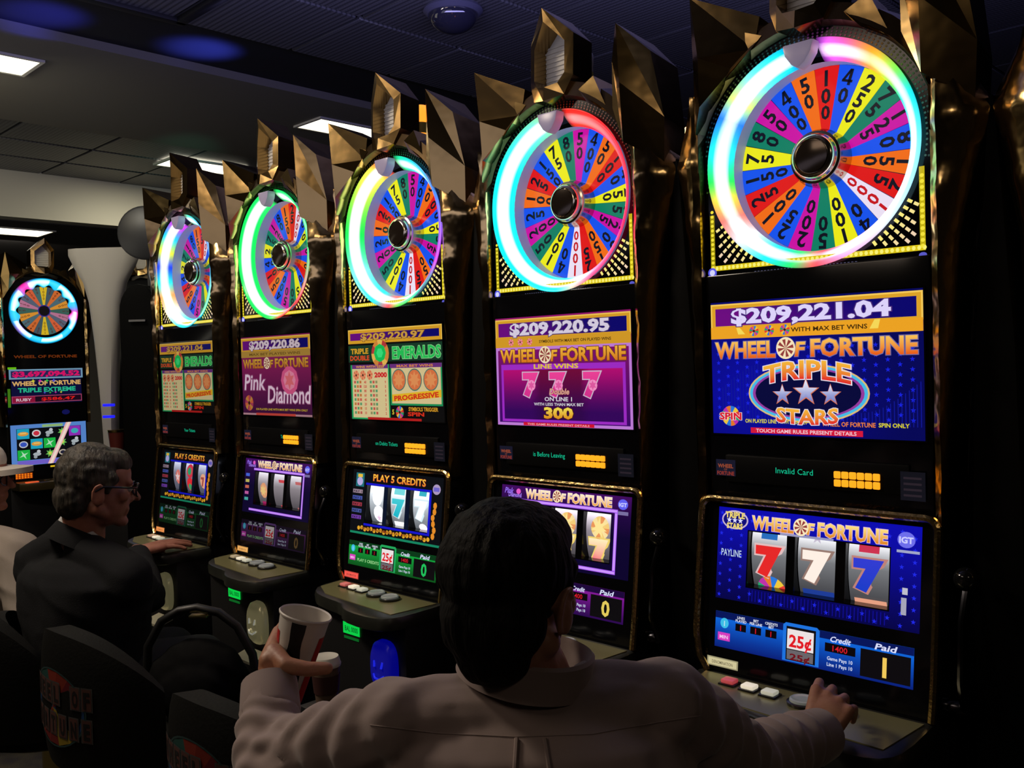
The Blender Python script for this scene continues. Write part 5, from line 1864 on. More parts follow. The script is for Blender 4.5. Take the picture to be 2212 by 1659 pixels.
def loft(B, secs, n=28, sq=0.85):
    """secs: (centre, half width vector, half depth vector)"""
    v, f = [], []
    for c, a, d in secs:
        for k in range(n):
            t = 2 * PI * k / n
            ct, st_ = math.cos(t), math.sin(t)
            v.append(Vector(c) + Vector(a) * (abs(ct) ** sq) * (1 if ct >= 0 else -1) + Vector(d) * (abs(st_) ** sq) * (1 if st_ >= 0 else -1))
    for i in range(len(secs) - 1):
        for k in range(n):
            f.append((i * n + k, i * n + (k + 1) % n, (i + 1) * n + (k + 1) % n, (i + 1) * n + k))
    f.append(tuple(range(n - 1, -1, -1))); f.append(tuple(range((len(secs) - 1) * n, len(secs) * n)))
    B.add(v, f)

skinA = mat('skin_warm', (0.42, 0.20, 0.115), 0.5, var=(30, (0.36, 0.15, 0.09)), bump=(160, 0.25, 0.002), sss=0.08)
skinB = mat('skin_ruddy', (0.40, 0.165, 0.11), 0.5, var=(30, (0.34, 0.13, 0.085)), bump=(160, 0.25, 0.002), sss=0.08)
hairA = mat('hair_dark', (0.0032, 0.0026, 0.0022), 0.7, bump=(70, 0.8, 0.010, (1.0, 1.0, 0.25)), spec=0.12)
hairB = mat('hair_greying', (0.012, 0.010, 0.007), 0.6, var=(40, (0.06, 0.048, 0.034), (1, 1, 0.3)), bump=(90, 0.8, 0.008, (1.0, 1.0, 0.25)))
shirtm = mat('shirt_cotton', (0.30, 0.225, 0.205), 0.85, bump=(420, 0.15, 0.0008), sheen=0.2, var=(7, (0.27, 0.20, 0.185)))
jacketm = mat('blazer_wool', (0.0085, 0.009, 0.0105), 0.9, bump=(300, 0.5, 0.002), spec=0.2)
creamm = mat('cream_shirt', (0.34, 0.29, 0.245), 0.85, bump=(300, 0.3, 0.002))
trousers = mat('dark_trousers', (0.02, 0.02, 0.025), 0.85)

def fold_fn(centres, amp, freq):
    """soft cloth folds: ridged noise"""
    def f(p):
        w = 0
        n1 = noise.noise(Vector((p.x * freq, p.y * freq, p.z * freq * 0.6)) + Vector((3.1, 1.7, 0.3)))
        n2 = noise.noise(Vector((p.x * freq * 2.1 + p.z * 6, p.y * freq * 2.1, p.z * freq * 1.4)))
        n3 = 1.0 - abs(noise.noise(Vector((p.x * freq * 0.9 + p.z * 9, p.y * freq * 0.9 + p.z * 5, p.z * freq * 0.5)))) * 2
        return amp * (0.7 * n1 + 0.45 * n2 + 0.8 * max(0, n3 - 0.35) - 0.15)
    return f

# ---------------- man with his back to the camera
A_head = P(1106, 1276, 1.30)
face_dir = (FW + RT * 0.50 + Vector((0, 0, -0.10))).normalized()
AH = axes(face_dir)
manA = empty('person', (A_head.x + 0.02, A_head.y - 0.02, 0))
tag(manA, 'dark haired man in pinkish grey dress shirt seen from behind, holding a paper cup', 'person', )
inv = Matrix.Translation(-Vector(manA.location))
def rebase(o, root):
    """vertices were modelled in world space: move them under the root"""
    o.data.transform(Matrix.Translation(-Vector(root.location)))
    return o

fw2 = Vector((FW.x, FW.y, 0)).normalized()
rt2 = Vector((RT.x, RT.y, 0)).normalized()
U3 = Vector((0, 0, 1))
shL = P(862, 1560, 1.30); shR = P(1432, 1520, 1.32)
elL = P(588, 1655, 1.40); wrL = P(582, 1486, 1.50)
elR = P(1610, 1655, 1.47); wrR = P(1768, 1588, 1.66)
nk = P(1140, 1470, 1.33)
B = MB()
head(B, A_head, AH, 1.05, neck=nk)
hip = Vector((nk.x + 0.04, nk.y + 0.02, 0.60))
def torso_secs(g=0.0):
    """centre line from hip to neck with widths"""
    c = []
    top = P(1140, 1500, 1.335)
    for t, w, d, dz in ((0.0, 0.185, 0.135, 0), (0.25, 0.180, 0.13, 0), (0.5, 0.190, 0.13, 0), (0.75, 0.208, 0.13, 0), (0.90, 0.190, 0.115, 0), (0.97, 0.125, 0.085, 0), (1.0, 0.075, 0.070, 0.01)):
        p = hip.lerp(top, t) + Vector((0, 0, dz)) - fw2 * 0.03 * math.sin(t * PI)
        c.append((p, rt2 * (w + g), fw2 * (d + g)))
    return c
loft(B, torso_secs())
def arm(B, s, e, w, r, g=0.0):
    add_cap(B, s, r[0] + g, e, r[1] + g)
    add_cap(B, e, r[1] + g, w, r[2] + g)
arm(B, shL, elL, wrL, (0.052, 0.042, 0.029))
arm(B, shR, elR, wrR, (0.052, 0.042, 0.029))
# left hand wrapped round the cup
cupc = P(650, 1420, 1.575)
Dl = (UPV * 0.10 + FW * 0.99 - RT * 0.06)
curl_cup = [(0.10, 1.12, 0.45), (0.12, 1.12, 0.5), (0.16, 1.1, 0.5), (0.22, 1.0, 0.5)]
hand(B, P(575, 1456, 1.510), Dl, RT * 1.0 + FW * 0.2, UPV * 0.80 - FW * 0.45 + RT * 0.1, curl_cup,
     [RT * 0.026 - UPV * 0.010 - FW * 0.030, RT * 0.034 - UPV * 0.006 + FW * 0.000, RT * 0.028 - UPV * 0.001 + FW * 0.008], 1.06, 0.1)
# right hand resting on the buttons
hand(B, wrR, RT * 0.42 + FW * 0.50 + UPV * 0.42, -UPV + FW * 0.35 + RT * 0.25, FW * 0.72 - RT * 0.52 + UPV * 0.40, [(0.55, 0.55, 0.35), (0.6, 0.65, 0.4), (0.65, 0.7, 0.4), (0.7, 0.7, 0.4)],
     [FW * 0.030 - UPV * 0.010 + RT * 0.004, FW * 0.028 - UPV * 0.018 + RT * 0.014, FW * 0.016 - UPV * 0.014 + RT * 0.018], 1.02, 0.15)
# legs under the deck
for s in (-1, 1):
    kn = hip + rt2 * 0.12 * s + fw2 * 0.02 + Vector((0.03, 0.42, -0.02))
    add_cap(B, hip + rt2 * 0.09 * s, 0.085, kn, 0.062)
    add_cap(B, kn, 0.058, kn + Vector((0, 0.02, -0.42)), 0.042)
    add_cap(B, kn + Vector((0, 0.02, -0.50)), 0.04, kn + Vector((0, 0.15, -0.53)), 0.032)
body = melt(B, 'body', skinA, None, 0.0035, 5)
rebase(body, manA); body.parent = manA
# trousers
B = MB()
loft(B, [(hip + Vector((0, 0, z)), rt2 * w, fw2 * 0.15) for z, w in ((-0.10, 0.17), (0.0, 0.20), (0.10, 0.19))])
for s in (-1, 1):
    kn = hip + rt2 * 0.12 * s + fw2 * 0.02 + Vector((0.03, 0.42, -0.02))
    add_cap(B, hip + rt2 * 0.09 * s, 0.10, kn, 0.075)
    add_cap(B, kn, 0.072, kn + Vector((0, 0.02, -0.42)), 0.058)
rebase(melt(B, 'trousers', trousers, manA, 0.012, 4), manA)
# shirt
B = MB()
secs = torso_secs(0.016)
secs[-2] = (secs[-2][0], rt2 * 0.150, fw2 * 0.100)
secs[-1] = (secs[-1][0] + Vector((0, 0, -0.004)), rt2 * 0.090, fw2 * 0.080)
loft(B, secs)
tr1, tr2 = P(1010, 1500, 1.32), P(1275, 1478, 1.33)
add_cap(B, tr1, 0.034, shL + UPV * 0.006, 0.056)
add_cap(B, tr2, 0.034, shR + UPV * 0.006, 0.058)
add_cap(B, P(1140, 1560, 1.30), 0.06, shL, 0.056)
add_cap(B, P(1140, 1560, 1.30), 0.06, shR, 0.056)
def sleeve(B, s, e, w, r):
    add_cap(B, s, r[0], e, r[1])
    B.tube([e.lerp(w, t) for t in (0, 0.3, 0.6, 0.86, 0.875, 0.96)], [r[1], r[1] * 0.94, r[2] * 1.10, r[2] * 1.02, r[2] * 0.96, r[2] * 0.98], 20)
sleeve(B, shL, elL, wrL, (0.064, 0.060, 0.045))
sleeve(B, shR, elR, wrR, (0.066, 0.062, 0.046))
def shirt_fold(p):
    base = fold_fn(None, 0.0040, 6.0)(p)
    # pleats that run out from the armpits and along the sleeves
    for c0, ax_, a_ in ((shL, (shL - elL).normalized(), 0.006), (shR, (shR - elR).normalized(), 0.006)):
        d = p - c0
        al = d.dot(ax_)
        ra = (d - ax_ * al)
        ring = math.atan2(ra.dot(U3), ra.dot(fw2))
        wgt = math.exp(-((al + 0.10) / 0.13) ** 2)
        base += a_ * wgt * math.sin(ring * 2.0 + al * 95 + 3 * noise.noise(p * 14)) * 0.9
    for e_, w_ in ((elL, wrL), (elR, wrR)):
        d = p - e_
        ax_ = (w_ - e_); L = ax_.length; ax_.normalize()
        al = d.dot(ax_)
        if -0.05 < al < L:
            ra = d - ax_ * al
            if ra.length < 0.09:
                ring = math.atan2(ra.dot(U3), ra.dot(rt2))
                base += 0.0034 * math.sin(al * 150 + 1.6 * math.sin(ring + 1) + 4 * noise.noise(p * 11)) * min(1, max(0, (L - al - 0.035) / 0.03))
    return base
shirt = melt(B, 'dress_shirt', shirtm, manA, 0.006, 5, fold=shirt_fold)
rebase(shirt, manA)
# yoke seam and box pleat down the back
B = MB()
for du in (0, 1):
    pass
from mathutils.bvhtree import BVHTree
_bm = bmesh.new(); _bm.from_mesh(shirt.data); _bv = BVHTree.FromBMesh(_bm)
def on_shirt(u, v, lift=0.0012):
    o_ = CAM - Vector(manA.location)
    d_ = (P(u, v, 1.0) - CAM).normalized()
    h_, n_, i_, t_ = _bv.ray_cast(o_, d_)
    return None if h_ is None else h_ + n_ * lift
def seam(name, pts, r):
    q_ = []
    for (u0, v0), (u1, v1) in zip(pts[:-1], pts[1:]):
        for k in range(12):
            h_ = on_shirt(u0 + (u1 - u0) * k / 12, v0 + (v1 - v0) * k / 12, r * 0.5)
            if h_ is not None and (not q_ or (h_ - q_[-1]).length < 0.06):
                q_.append(h_)
    if len(q_) > 3:
        MB().tube(q_, r, 6).build(name, shirtm, shirt, smooth=True)
seam('yoke_seam', [(800, 1566), (950, 1584), (1110, 1592), (1280, 1586), (1420, 1560), (1520, 1545)], 0.0009)
seam('pleat_edge', [(1116, 1596), (1112, 1659), (1110, 1720)], 0.0030)
seam('pleat_edge', [(1176, 1596), (1186, 1659), (1192, 1720)], 0.0030)
_bm.free()
# collar: stand and fold
B = MB()
cc = P(1142, 1418, 1.325)
cup_ = (UPV * 0.93 - FW * 0.10 + RT * 0.20).normalized()
cx_ = (RT - cup_ * RT.dot(cup_)).normalized(); cy_ = cup_.cross(cx_)
n = 48
v, f = [], []
prof = [(0.078, -0.030), (0.083, 0.014), (0.086, 0.020), (0.091, 0.016), (0.095, -0.016), (0.098, -0.030), (0.094, -0.031), (0.088, 0.006)]
for k in range(n + 1):
    t = PI * 0.60 + (2 * PI - PI * 0.20) * k / n
    for r, h in prof:
        droop = 0.010 * max(0, math.sin(t))
        v.append(cc + cx_ * (r * 1.02 * math.cos(t)) + cy_ * (r * 0.95 * math.sin(t)) + cup_ * (h - droop + 0.006 * math.cos(t)))
m_ = len(prof)
for k in range(n):
    for j in range(m_):
        f.append((k * m_ + j, (k + 1) * m_ + j, (k + 1) * m_ + (j + 1) % m_, k * m_ + (j + 1) % m_))
f.append(tuple(range(m_))); f.append(tuple(range(n * m_, n * m_ + m_)))
rebase(B.add(v, f).build('collar', shirtm, shirt, smooth=True), manA)
# cuffs
def cuff(e, w, r, name='cuff'):
    ax_ = (w - e).normalized()
    p0 = w - ax_ * 0.042
    B = MB()
    B.tube([p0 - ax_ * 0.012, p0 - ax_ * 0.008, p0, p0 + ax_ * 0.030, p0 + ax_ * 0.050, p0 + ax_ * 0.051, p0 + ax_ * 0.046, p0], [r * 0.97, r * 1.03, r * 1.05, r * 1.02, r * 0.99, r * 0.92, r * 0.90, r * 0.90], 28, cap=False)
    return rebase(B.build(name, shirtm, shirt, smooth=True), manA)
cuff(elL, wrL, 0.0455); cuff(elR, wrR, 0.0465)
# hair
B = MB()
def hw(x, y, z):
    return A_head + AH @ Vector((x, y, z))
add_ell(B, hw(0, -0.024, 0.040), 0.093, 0.104, 0.092, AH)
add_ell(B, hw(0, 0.022, 0.072), 0.076, 0.074, 0.056, AH)
add_ell(B, hw(0, -0.058, -0.030), 0.078, 0.058, 0.074, AH)
add_ell(B, hw(0, -0.052, -0.078), 0.056, 0.044, 0.044, AH)
for sx in (-1, 1):
    add_cap(B, hw(sx * 0.074, 0.022, 0.034), 0.018, hw(sx * 0.078, 0.010, 0.012), 0.011)
    add_cap(B, hw(sx * 0.074, 0.028, 0.010), 0.010, hw(sx * 0.074, 0.024, -0.020), 0.007)
def hair_fold(p):
    q = AH.transposed() @ (p - A_head)
    return 0.0035 * noise.noise(Vector((q.x * 60, q.y * 60, q.z * 14))) + 0.003 * noise.noise(Vector((q.x * 18, q.y * 18, q.z * 18)))
rebase(melt(B, 'hair', hairA, manA, 0.0035, 5, fold=hair_fold), manA)

# the tall paper cup he holds
up_c = (Vector((0, 0, 1)) + RT * 0.27).normalized()
base_c = P(616, 1512, 1.577)
cup = empty('paper_cup', base_c)
cup.rotation_euler = up_c.to_track_quat('Z', 'Y').to_euler()
tag(cup, 'tall white paper cup with dark bottle print held up by the man in front', 'cup')
H_ = 0.153
rb, rt_ = 0.0265, 0.0425
MB().lathe([(0.002, 0.004), (rb - 0.002, 0.004), (rb, 0.0), (rb + 0.0005, 0.002), (rt_, H_ - 0.004), (rt_ + 0.0022, H_ - 0.003), (rt_ + 0.003, H_), (rt_ + 0.0015, H_ + 0.002), (rt_ - 0.001, H_), (rt_ - 0.0015, H_ - 0.01), (rb - 0.0015, 0.008), (0.002, 0.008)], n=56, cap=False).build('cup_body', mat('paper_white', (0.62, 0.58, 0.53), 0.5), cup, smooth=True)
def cup_print(A, name, lab, ang0):
    def fm(a, b_, h):
        r = rb + (rt_ - rb) * b_ / H_ + 0.0010 + h
        t = ang0 + a / 0.037
        return Vector((r * math.cos(t), r * math.sin(t), b_))
    return A.build(name, cup, fm, mt=PRINT, label=lab)
vcam = cup.rotation_euler.to_matrix().transposed() @ (-(base_c - CAM)).normalized()
ang = math.atan2(vcam.y, vcam.x)
A = Art(0.5)
prof = [(0.014, 0.0), (0.0145, 0.015), (0.018, 0.028), (0.0215, 0.045), (0.0205, 0.062), (0.0165, 0.080), (0.0125, 0.098), (0.010, 0.115), (0.0095, 0.130), (0.0105, 0.150), (0.0105, 0.166)]
kz = (H_ - 0.010) / 0.166
for i in range(len(prof) - 1):
    w0, z0 = prof[i]; w1, z1 = prof[i + 1]
    w0 *= 1.05; w1 *= 1.05
    for s in range(4):
        a0 = -1 + s * 0.5; a1 = a0 + 0.5
        A.poly([(a0 * w0, 0.004 + z0 * kz), (a1 * w0, 0.004 + z0 * kz), (a1 * w1, 0.004 + z1 * kz), (a0 * w1, 0.004 + z1 * kz)], (22, 20, 20), 0)
cup_print(A, 'bottle_print', 'dark bottle silhouette', ang - 0.15)
for side in (1, -1):
    A = Art(0.8)
    for i in range(10):
        z0, z1 = 0.003 + 0.012 * i, 0.003 + 0.012 * (i + 1)
        g0 = 0.018 * (1 - i / 10.0); g1 = 0.018 * (1 - (i + 1) / 10.0)
        for s0, s1 in [(0.030 + 0.004 * q_, 0.034 + 0.004 * q_) for q_ in range(7)]:
            if side > 0:
              A.poly([(s0 - g0 * 0.6 + 0.01, z0), (s1 - g0 * 0.6 + 0.01, z0), (s1 - g1 * 0.6 + 0.01, z1), (s0 - g1 * 0.6 + 0.01, z1)], (190, 20, 22), 0)
            else:
              A.poly([(-s1 + g0 * 0.6 - 0.004, z0), (-s0 + g0 * 0.6 - 0.004, z0), (-s0 + g1 * 0.6 - 0.004, z1), (-s1 + g1 * 0.6 - 0.004, z1)], (190, 20, 22), 0)
    cup_print(A, 'red_print', 'red panel wrapping the cup sides', ang - 0.15)

# coffee cup with lid by the third machine
q = P(703, 1428, 2.50)
base_q = Vector((q.x, q.y, q.z - 0.118))
cc2 = empty('coffee_cup', base_q)
tag(cc2, 'brown coffee cup with white lid standing left of the blue bill slot', 'cup')
MB().lathe([(0.002, 0), (0.028, 0), (0.0385, 0.108), (0.0385, 0.110), (0.002, 0.110)], n=32).build('cup_body', mat('kraft', (0.12, 0.075, 0.05), 0.6), cc2, smooth=True)
MB().lathe([(0.0335, 0.035), (0.0382, 0.085), (0.0385, 0.085)], n=32, cap=False).build('cup_sleeve', mat('sleeve_red', (0.05, 0.012, 0.01), 0.7), cc2, smooth=True)
MB().lathe([(0.041, 0.106), (0.042, 0.112), (0.040, 0.116), (0.037, 0.128), (0.035, 0.132), (0.030, 0.129), (0.002, 0.129)], n=32).build('lid', mat('lid_white', (0.60, 0.58, 0.50), 0.35), cc2, smooth=True)
# ledge/table between the machines under the coffee cup
tb2 = MB().box(-0.055, 0.055, -0.055, 0.055, 0, base_q.z).build('side_stand', SATIN, bevel=0.006)
tb2.location = (base_q.x, base_q.y, 0)
tag(tb2, 'narrow black stand carrying the coffee cup', 'stand')

# ---------------- man with glasses at the farthest machine
SB = 1.10
B_head = P(212, 1050, 2.95)
dirB = (RT * 0.86 + FW * 0.55 + Vector((0, 0, -0.10))).normalized()
BH = axes(dirB)
manB = empty('person', (B_head.x, B_head.y, 0))
tag(manB, 'man with glasses, greying hair and dark blazer leaning to the farthest machine of the row', 'person')
B = MB()
nkB = P(178, 1160, 2.97)
head(B, B_head, BH, SB, neck=nkB)
hipB = Vector((nkB.x - 0.02, nkB.y + 0.02, 0.52))
topB = P(175, 1200, 2.98)
sideB = (RT * 0.75 - FW * 0.55); sideB.z = 0; sideB.normalize()
depB = Vector((-sideB.y, sideB.x, 0))
def secsB(g):
    c = []
    for t, w, d in ((0, 0.17, 0.14), (0.3, 0.185, 0.15), (0.6, 0.215, 0.15), (0.82, 0.225, 0.14), (0.93, 0.17, 0.115), (1.0, 0.075, 0.08)):
        c.append((hipB.lerp(topB, t), sideB * (w + g), depB * (d + g)))
    return c
loft(B, secsB(0))
sBn = P(275, 1262, 2.88); sBf = P(85, 1230, 3.08)
wB = P(296, 1192, 3.62); eB = P(315, 1290, 3.28)
wB2 = P(235, 1235, 3.40); eB2 = P(160, 1300, 3.25)
arm(B, sBn, eB, wB, (0.055, 0.045, 0.031))
arm(B, sBf, eB2, wB2, (0.055, 0.045, 0.031))
hand(B, wB, RT * 0.72 + FW * 0.66 + UPV * 0.14, -UPV, -FW * -0.7 - RT * 0.7, [(0.10, 0.22, 0.15), (0.08, 0.2, 0.15), (0.1, 0.2, 0.15), (0.15, 0.2, 0.15)],
     [(FW * 0.022 + RT * 0.01 - UPV * 0.006), (FW * 0.02 + RT * 0.022 - UPV * 0.006), (FW * 0.008 + RT * 0.02 - UPV * 0.002)], 1.25, 0.15)
hand(B, wB2, FW * 0.9 + RT * 0.2, -UPV, RT * 0.9, [(0.2, 0.3, 0.2)] * 4, [RT * 0.02 + FW * 0.02, RT * 0.012 + FW * 0.024, RT * 0.004 + FW * 0.02], 1.0, 0.15)
for s in (-1, 1):
    kn = hipB + sideB * 0.09 * s + Vector((-0.02, 0.34, -0.02))
    add_cap(B, hipB + sideB * 0.08 * s, 0.085, kn, 0.06)
    add_cap(B, kn, 0.058, Vector((kn.x, kn.y + 0.0, 0.10)), 0.042)
    add_cap(B, Vector((kn.x, kn.y, 0.05)), 0.04, Vector((kn.x, kn.y + 0.14, 0.035)), 0.032)
bodyB = melt(B, 'body', skinB, manB, 0.005, 4); rebase(bodyB, manB)
B = MB()
loft(B, [(hipB + Vector((0, 0, z)), sideB * 0.19, depB * 0.16) for z in (-0.1, 0.0, 0.1)])
for s in (-1, 1):
    kn = hipB + sideB * 0.09 * s + Vector((-0.02, 0.34, -0.02))
    add_cap(B, hipB + sideB * 0.08 * s, 0.10, kn, 0.075)
    add_cap(B, kn, 0.072, Vector((kn.x, kn.y, 0.11)), 0.058)
rebase(melt(B, 'trousers', trousers, manB, 0.014, 4), manB)
B = MB()
loft(B, secsB(0.022))
add_cap(B, P(150, 1165, 3.0), 0.055, sBf + UPV * 0.02, 0.075)
add_cap(B, P(185, 1190, 2.93), 0.060, sBn + UPV * 0.02, 0.078)
for s, e, w in ((sBn, eB, wB), (sBf, eB2, wB2)):
    add_cap(B, s, 0.078, e, 0.066)
    B.tube([e.lerp(w, t) for t in (0, 0.3, 0.6, 0.93)], [0.066, 0.060, 0.052, 0.048], 20)
jk = melt(B, 'blazer', jacketm, manB, 0.008, 5, fold=fold_fn(None, 0.012, 6.0)); rebase(jk, manB)
# blazer collar and white shirt collar standing above it
def neckband(c, up_, fwd_, r, h, mt, name, parent, root, open_=0.18, th=0.004, flare=0.006):
    up_ = Vector(up_).normalized(); y_ = Vector(fwd_); y_ = (y_ - up_ * y_.dot(up_)).normalized(); x_ = y_.cross(up_)
    v, f = [], []
    n = 40
    prof = [(r, -h), (r - flare, h), (r - flare + th, h + 0.002), (r + th, -h)]
    for k in range(n + 1):
        t = PI / 2 + PI * open_ + (2 * PI - 2 * PI * open_) * k / n
        for rr, hh in prof:
            v.append(c + x_ * rr * math.cos(t) + y_ * rr * 1.05 * math.sin(t) + up_ * (hh - 0.025 * max(0, math.sin(t))))
    for k in range(n):
        for j in range(4):
            f.append((k * 4 + j, (k + 1) * 4 + j, (k + 1) * 4 + (j + 1) % 4, k * 4 + (j + 1) % 4))
    f.append((0, 1, 2, 3)); f.append((n * 4, n * 4 + 1, n * 4 + 2, n * 4 + 3))
    return rebase(MB().add(v, f).build(name, mt, parent, smooth=True), root)
cB = P(178, 1150, 2.97)
neckband(cB, UPV * 0.9 + BH.col[1] * 0.42, dirB, 0.079, 0.022, mat('white_collar', (0.5, 0.5, 0.5), 0.7), 'shirt_collar', manB, manB)
neckband(cB - UPV * 0.022, UPV * 0.9 + BH.col[1] * 0.42, dirB, 0.098, 0.028, jacketm, 'blazer_collar', manB, manB, flare=0.016, th=0.008)
B = MB()
def hb(x, y, z):
    return B_head + BH @ Vector((x * SB, y * SB, z * SB))
add_ell(B, hb(0, -0.026, 0.034), 0.086 * SB, 0.096 * SB, 0.092 * SB, BH)
add_ell(B, hb(0, 0.020, 0.070), 0.066 * SB, 0.066 * SB, 0.045 * SB, BH)
add_ell(B, hb(0, -0.062, -0.030), 0.074 * SB, 0.055 * SB, 0.070 * SB, BH)
for sx in (-1, 1):
    add_cap(B, hb(sx * 0.070, 0.022, 0.032), 0.016 * SB, hb(sx * 0.074, 0.015, -0.010), 0.009 * SB)
def hairfB(p):
    q = BH.transposed() @ (p - B_head)
    return 0.005 * noise.noise(Vector((q.x * 55, q.y * 30, q.z * 40))) + 0.004 * noise.noise(q * 18)
rebase(melt(B, 'hair', hairB, manB, 0.005, 4, fold=hairfB), manB)
# glasses
gl = MB()
for sx in (-1, 1):
    loop = [hb(sx * (0.034 + 0.026 * math.cos(t)), 0.104 - 0.010 * abs(math.cos(t)), -0.004 + 0.019 * math.sin(t)) for t in [2 * PI * k / 16 for k in range(16)]]
    gl.tube(loop, 0.0030, 6, closed=True)
    gl.tube([hb(sx * 0.060, 0.095, 0.004), hb(sx * 0.082, 0.070, 0.006), hb(sx * 0.087, 0.0, 0.006), hb(sx * 0.085, -0.020, -0.008)], 0.0036, 6)
gl.tube([hb(-0.010, 0.104, 0.002), hb(0, 0.110, 0.006), hb(0.010, 0.104, 0.002)], 0.0030, 6)
go = rebase(gl.build('glasses', mat('spectacle_frame', (0.012, 0.012, 0.014), 0.2), manB, smooth=True), manB)
# eyes
for root, hx, hs, Mh, hc in ((manB, manB, SB, BH, B_head), (manA, manA, 1.0, AH, A_head)):
    for sx in (-1, 1):
        c_ = hc + Mh @ Vector((sx * 0.031 * hs, 0.078 * hs, -0.002 * hs))
        e = MB(); add_ell(e, c_, 0.012 * hs, 0.012 * hs, 0.010 * hs)
        eo = rebase(e.build('eye', mat('eye_white', (0.5, 0.47, 0.43), 0.2), root, smooth=True), root)
        e = MB(); add_ell(e, c_ + Mh @ Vector((0, 0.0095 * hs, 0)), 0.005 * hs, 0.004 * hs, 0.005 * hs)
        rebase(e.build('iris', mat('iris_brown', (0.03, 0.015, 0.01), 0.15), eo, smooth=True), root)

# ---------------- person in the white cap at the left edge
C_head = P(-45, 1032, 3.60)
dirC = (RT * 0.98 + FW * 0.12).normalized(); CH = axes(dirC)
manC = empty('person', (C_head.x, C_head.y, 0))
tag(manC, 'person in a white peaked cap and cream shirt cut off by the left picture edge', 'person')
B = MB()
nkC = P(-65, 1140, 3.62)
head(B, C_head, CH, 1.12, neck=nkC)
hipC = Vector((nkC.x, nkC.y, 0.50))
def secsC(g):
    return [(hipC.lerp(P(-60, 1150, 3.62), t), rt2 * (w + g), fw2 * (d + g)) for t, w, d in ((0, 0.17, 0.15), (0.5, 0.20, 0.16), (0.85, 0.20, 0.14), (0.95, 0.14, 0.11), (1.0, 0.08, 0.08))]
loft(B, secsC(0))
sC = P(35, 1195, 3.55)
arm(B, sC, P(60, 1330, 3.5), P(120, 1330, 3.75), (0.055, 0.045, 0.03))
hand(B, P(120, 1330, 3.75), RT * 0.8 + FW * 0.5, -UPV, FW, [(0.3, 0.4, 0.3)] * 4, [RT * 0.02 + FW * 0.02, RT * 0.02 + FW * 0.012, RT * 0.02], 1.0)
for s in (-1, 1):
    kn = hipC + fw2 * 0.09 * s + rt2 * 0.40
    add_cap(B, hipC + fw2 * 0.08 * s, 0.085, kn, 0.06)
    add_cap(B, kn, 0.058, Vector((kn.x, kn.y, 0.10)), 0.042)
    add_cap(B, Vector((kn.x, kn.y, 0.05)), 0.04, Vector((kn.x, kn.y, 0.035)) + rt2 * 0.14, 0.032)
rebase(melt(B, 'body', skinB, manC, 0.006, 4), manC)
B = MB()
for s in (-1, 1):
    kn = hipC + fw2 * 0.09 * s + rt2 * 0.40
    add_cap(B, hipC + fw2 * 0.08 * s, 0.11, kn, 0.075)
    add_cap(B, kn, 0.072, Vector((kn.x, kn.y, 0.11)), 0.058)
rebase(melt(B, 'trousers', trousers, manC, 0.014, 4), manC)
B = MB()
loft(B, secsC(0.022))
add_cap(B, P(-30, 1165, 3.6), 0.06, sC, 0.085)
add_cap(B, sC, 0.085, P(60, 1330, 3.5), 0.070)
B.tube([P(60, 1330, 3.5).lerp(P(120, 1330, 3.75), t) for t in (0, 0.5, 0.9)], [0.070, 0.058, 0.048], 16)
rebase(melt(B, 'cream_shirt', creamm, manC, 0.009, 5, fold=fold_fn(None, 0.014, 5.5)), manC)
B = MB()
def hc_(x, y, z):
    return C_head + CH @ Vector((x * 1.12, y * 1.12, z * 1.12))
capm = mat('cap_white', (0.55, 0.50, 0.44), 0.8, bump=(200, 0.3, 0.002))
add_ell(B, hc_(0, -0.012, 0.060), 0.094, 0.112, 0.085, CH)
cp_ = melt(B, 'cap_crown', capm, None, 0.006, 4, deform=lambda p: (hc_(0, 0, 0) + CH @ Vector((lambda q: (q.x, q.y, max(q.z, 0.036)))(CH.transposed() @ (p - hc_(0, 0, 0))))))
rebase(cp_, manC); cp_.parent = manC
v, f = [], []
nn_ = 14
for k in range(nn_ + 1):
    t = PI * (0.10 + 0.80 * k / nn_)
    i_ = hc_(0.082 * math.cos(t), 0.082 * math.sin(t), 0.040)
    o_ = hc_(0.086 * math.cos(t), 0.075 + 0.100 * math.sin(t), 0.030 + 0.010 * math.sin(t))
    v += [i_, o_, o_ - CH.col[2] * 0.022, i_ - CH.col[2] * 0.008]
for k in range(nn_):
    for j in range(4):
        f.append((k * 4 + j, (k + 1) * 4 + j, (k + 1) * 4 + (j + 1) % 4, k * 4 + (j + 1) % 4))
f.append((0, 1, 2, 3)); f.append((nn_ * 4 + 3, nn_ * 4 + 2, nn_ * 4 + 1, nn_ * 4))
rebase(MB().add(v, f).build('cap_peak', capm, cp_, smooth=True), manC)
gl = MB()
def hc2(x, y, z):
    return C_head + CH @ Vector((x * 1.12, y * 1.12, z * 1.12))
for sx in (-1, 1):
    loop = [hc2(sx * (0.034 + 0.026 * math.cos(t)), 0.104 - 0.010 * abs(math.cos(t)), -0.004 + 0.019 * math.sin(t)) for t in [2 * PI * k / 16 for k in range(16)]]
    gl.tube(loop, 0.003, 6, closed=True)
    gl.tube([hc2(sx * 0.060, 0.095, 0.004), hc2(sx * 0.082, 0.070, 0.006), hc2(sx * 0.086, 0.0, 0.006)], 0.0036, 6)
rebase(gl.build('glasses', mat('spectacle_frame', (0.012, 0.012, 0.014), 0.2), manC, smooth=True), manC)

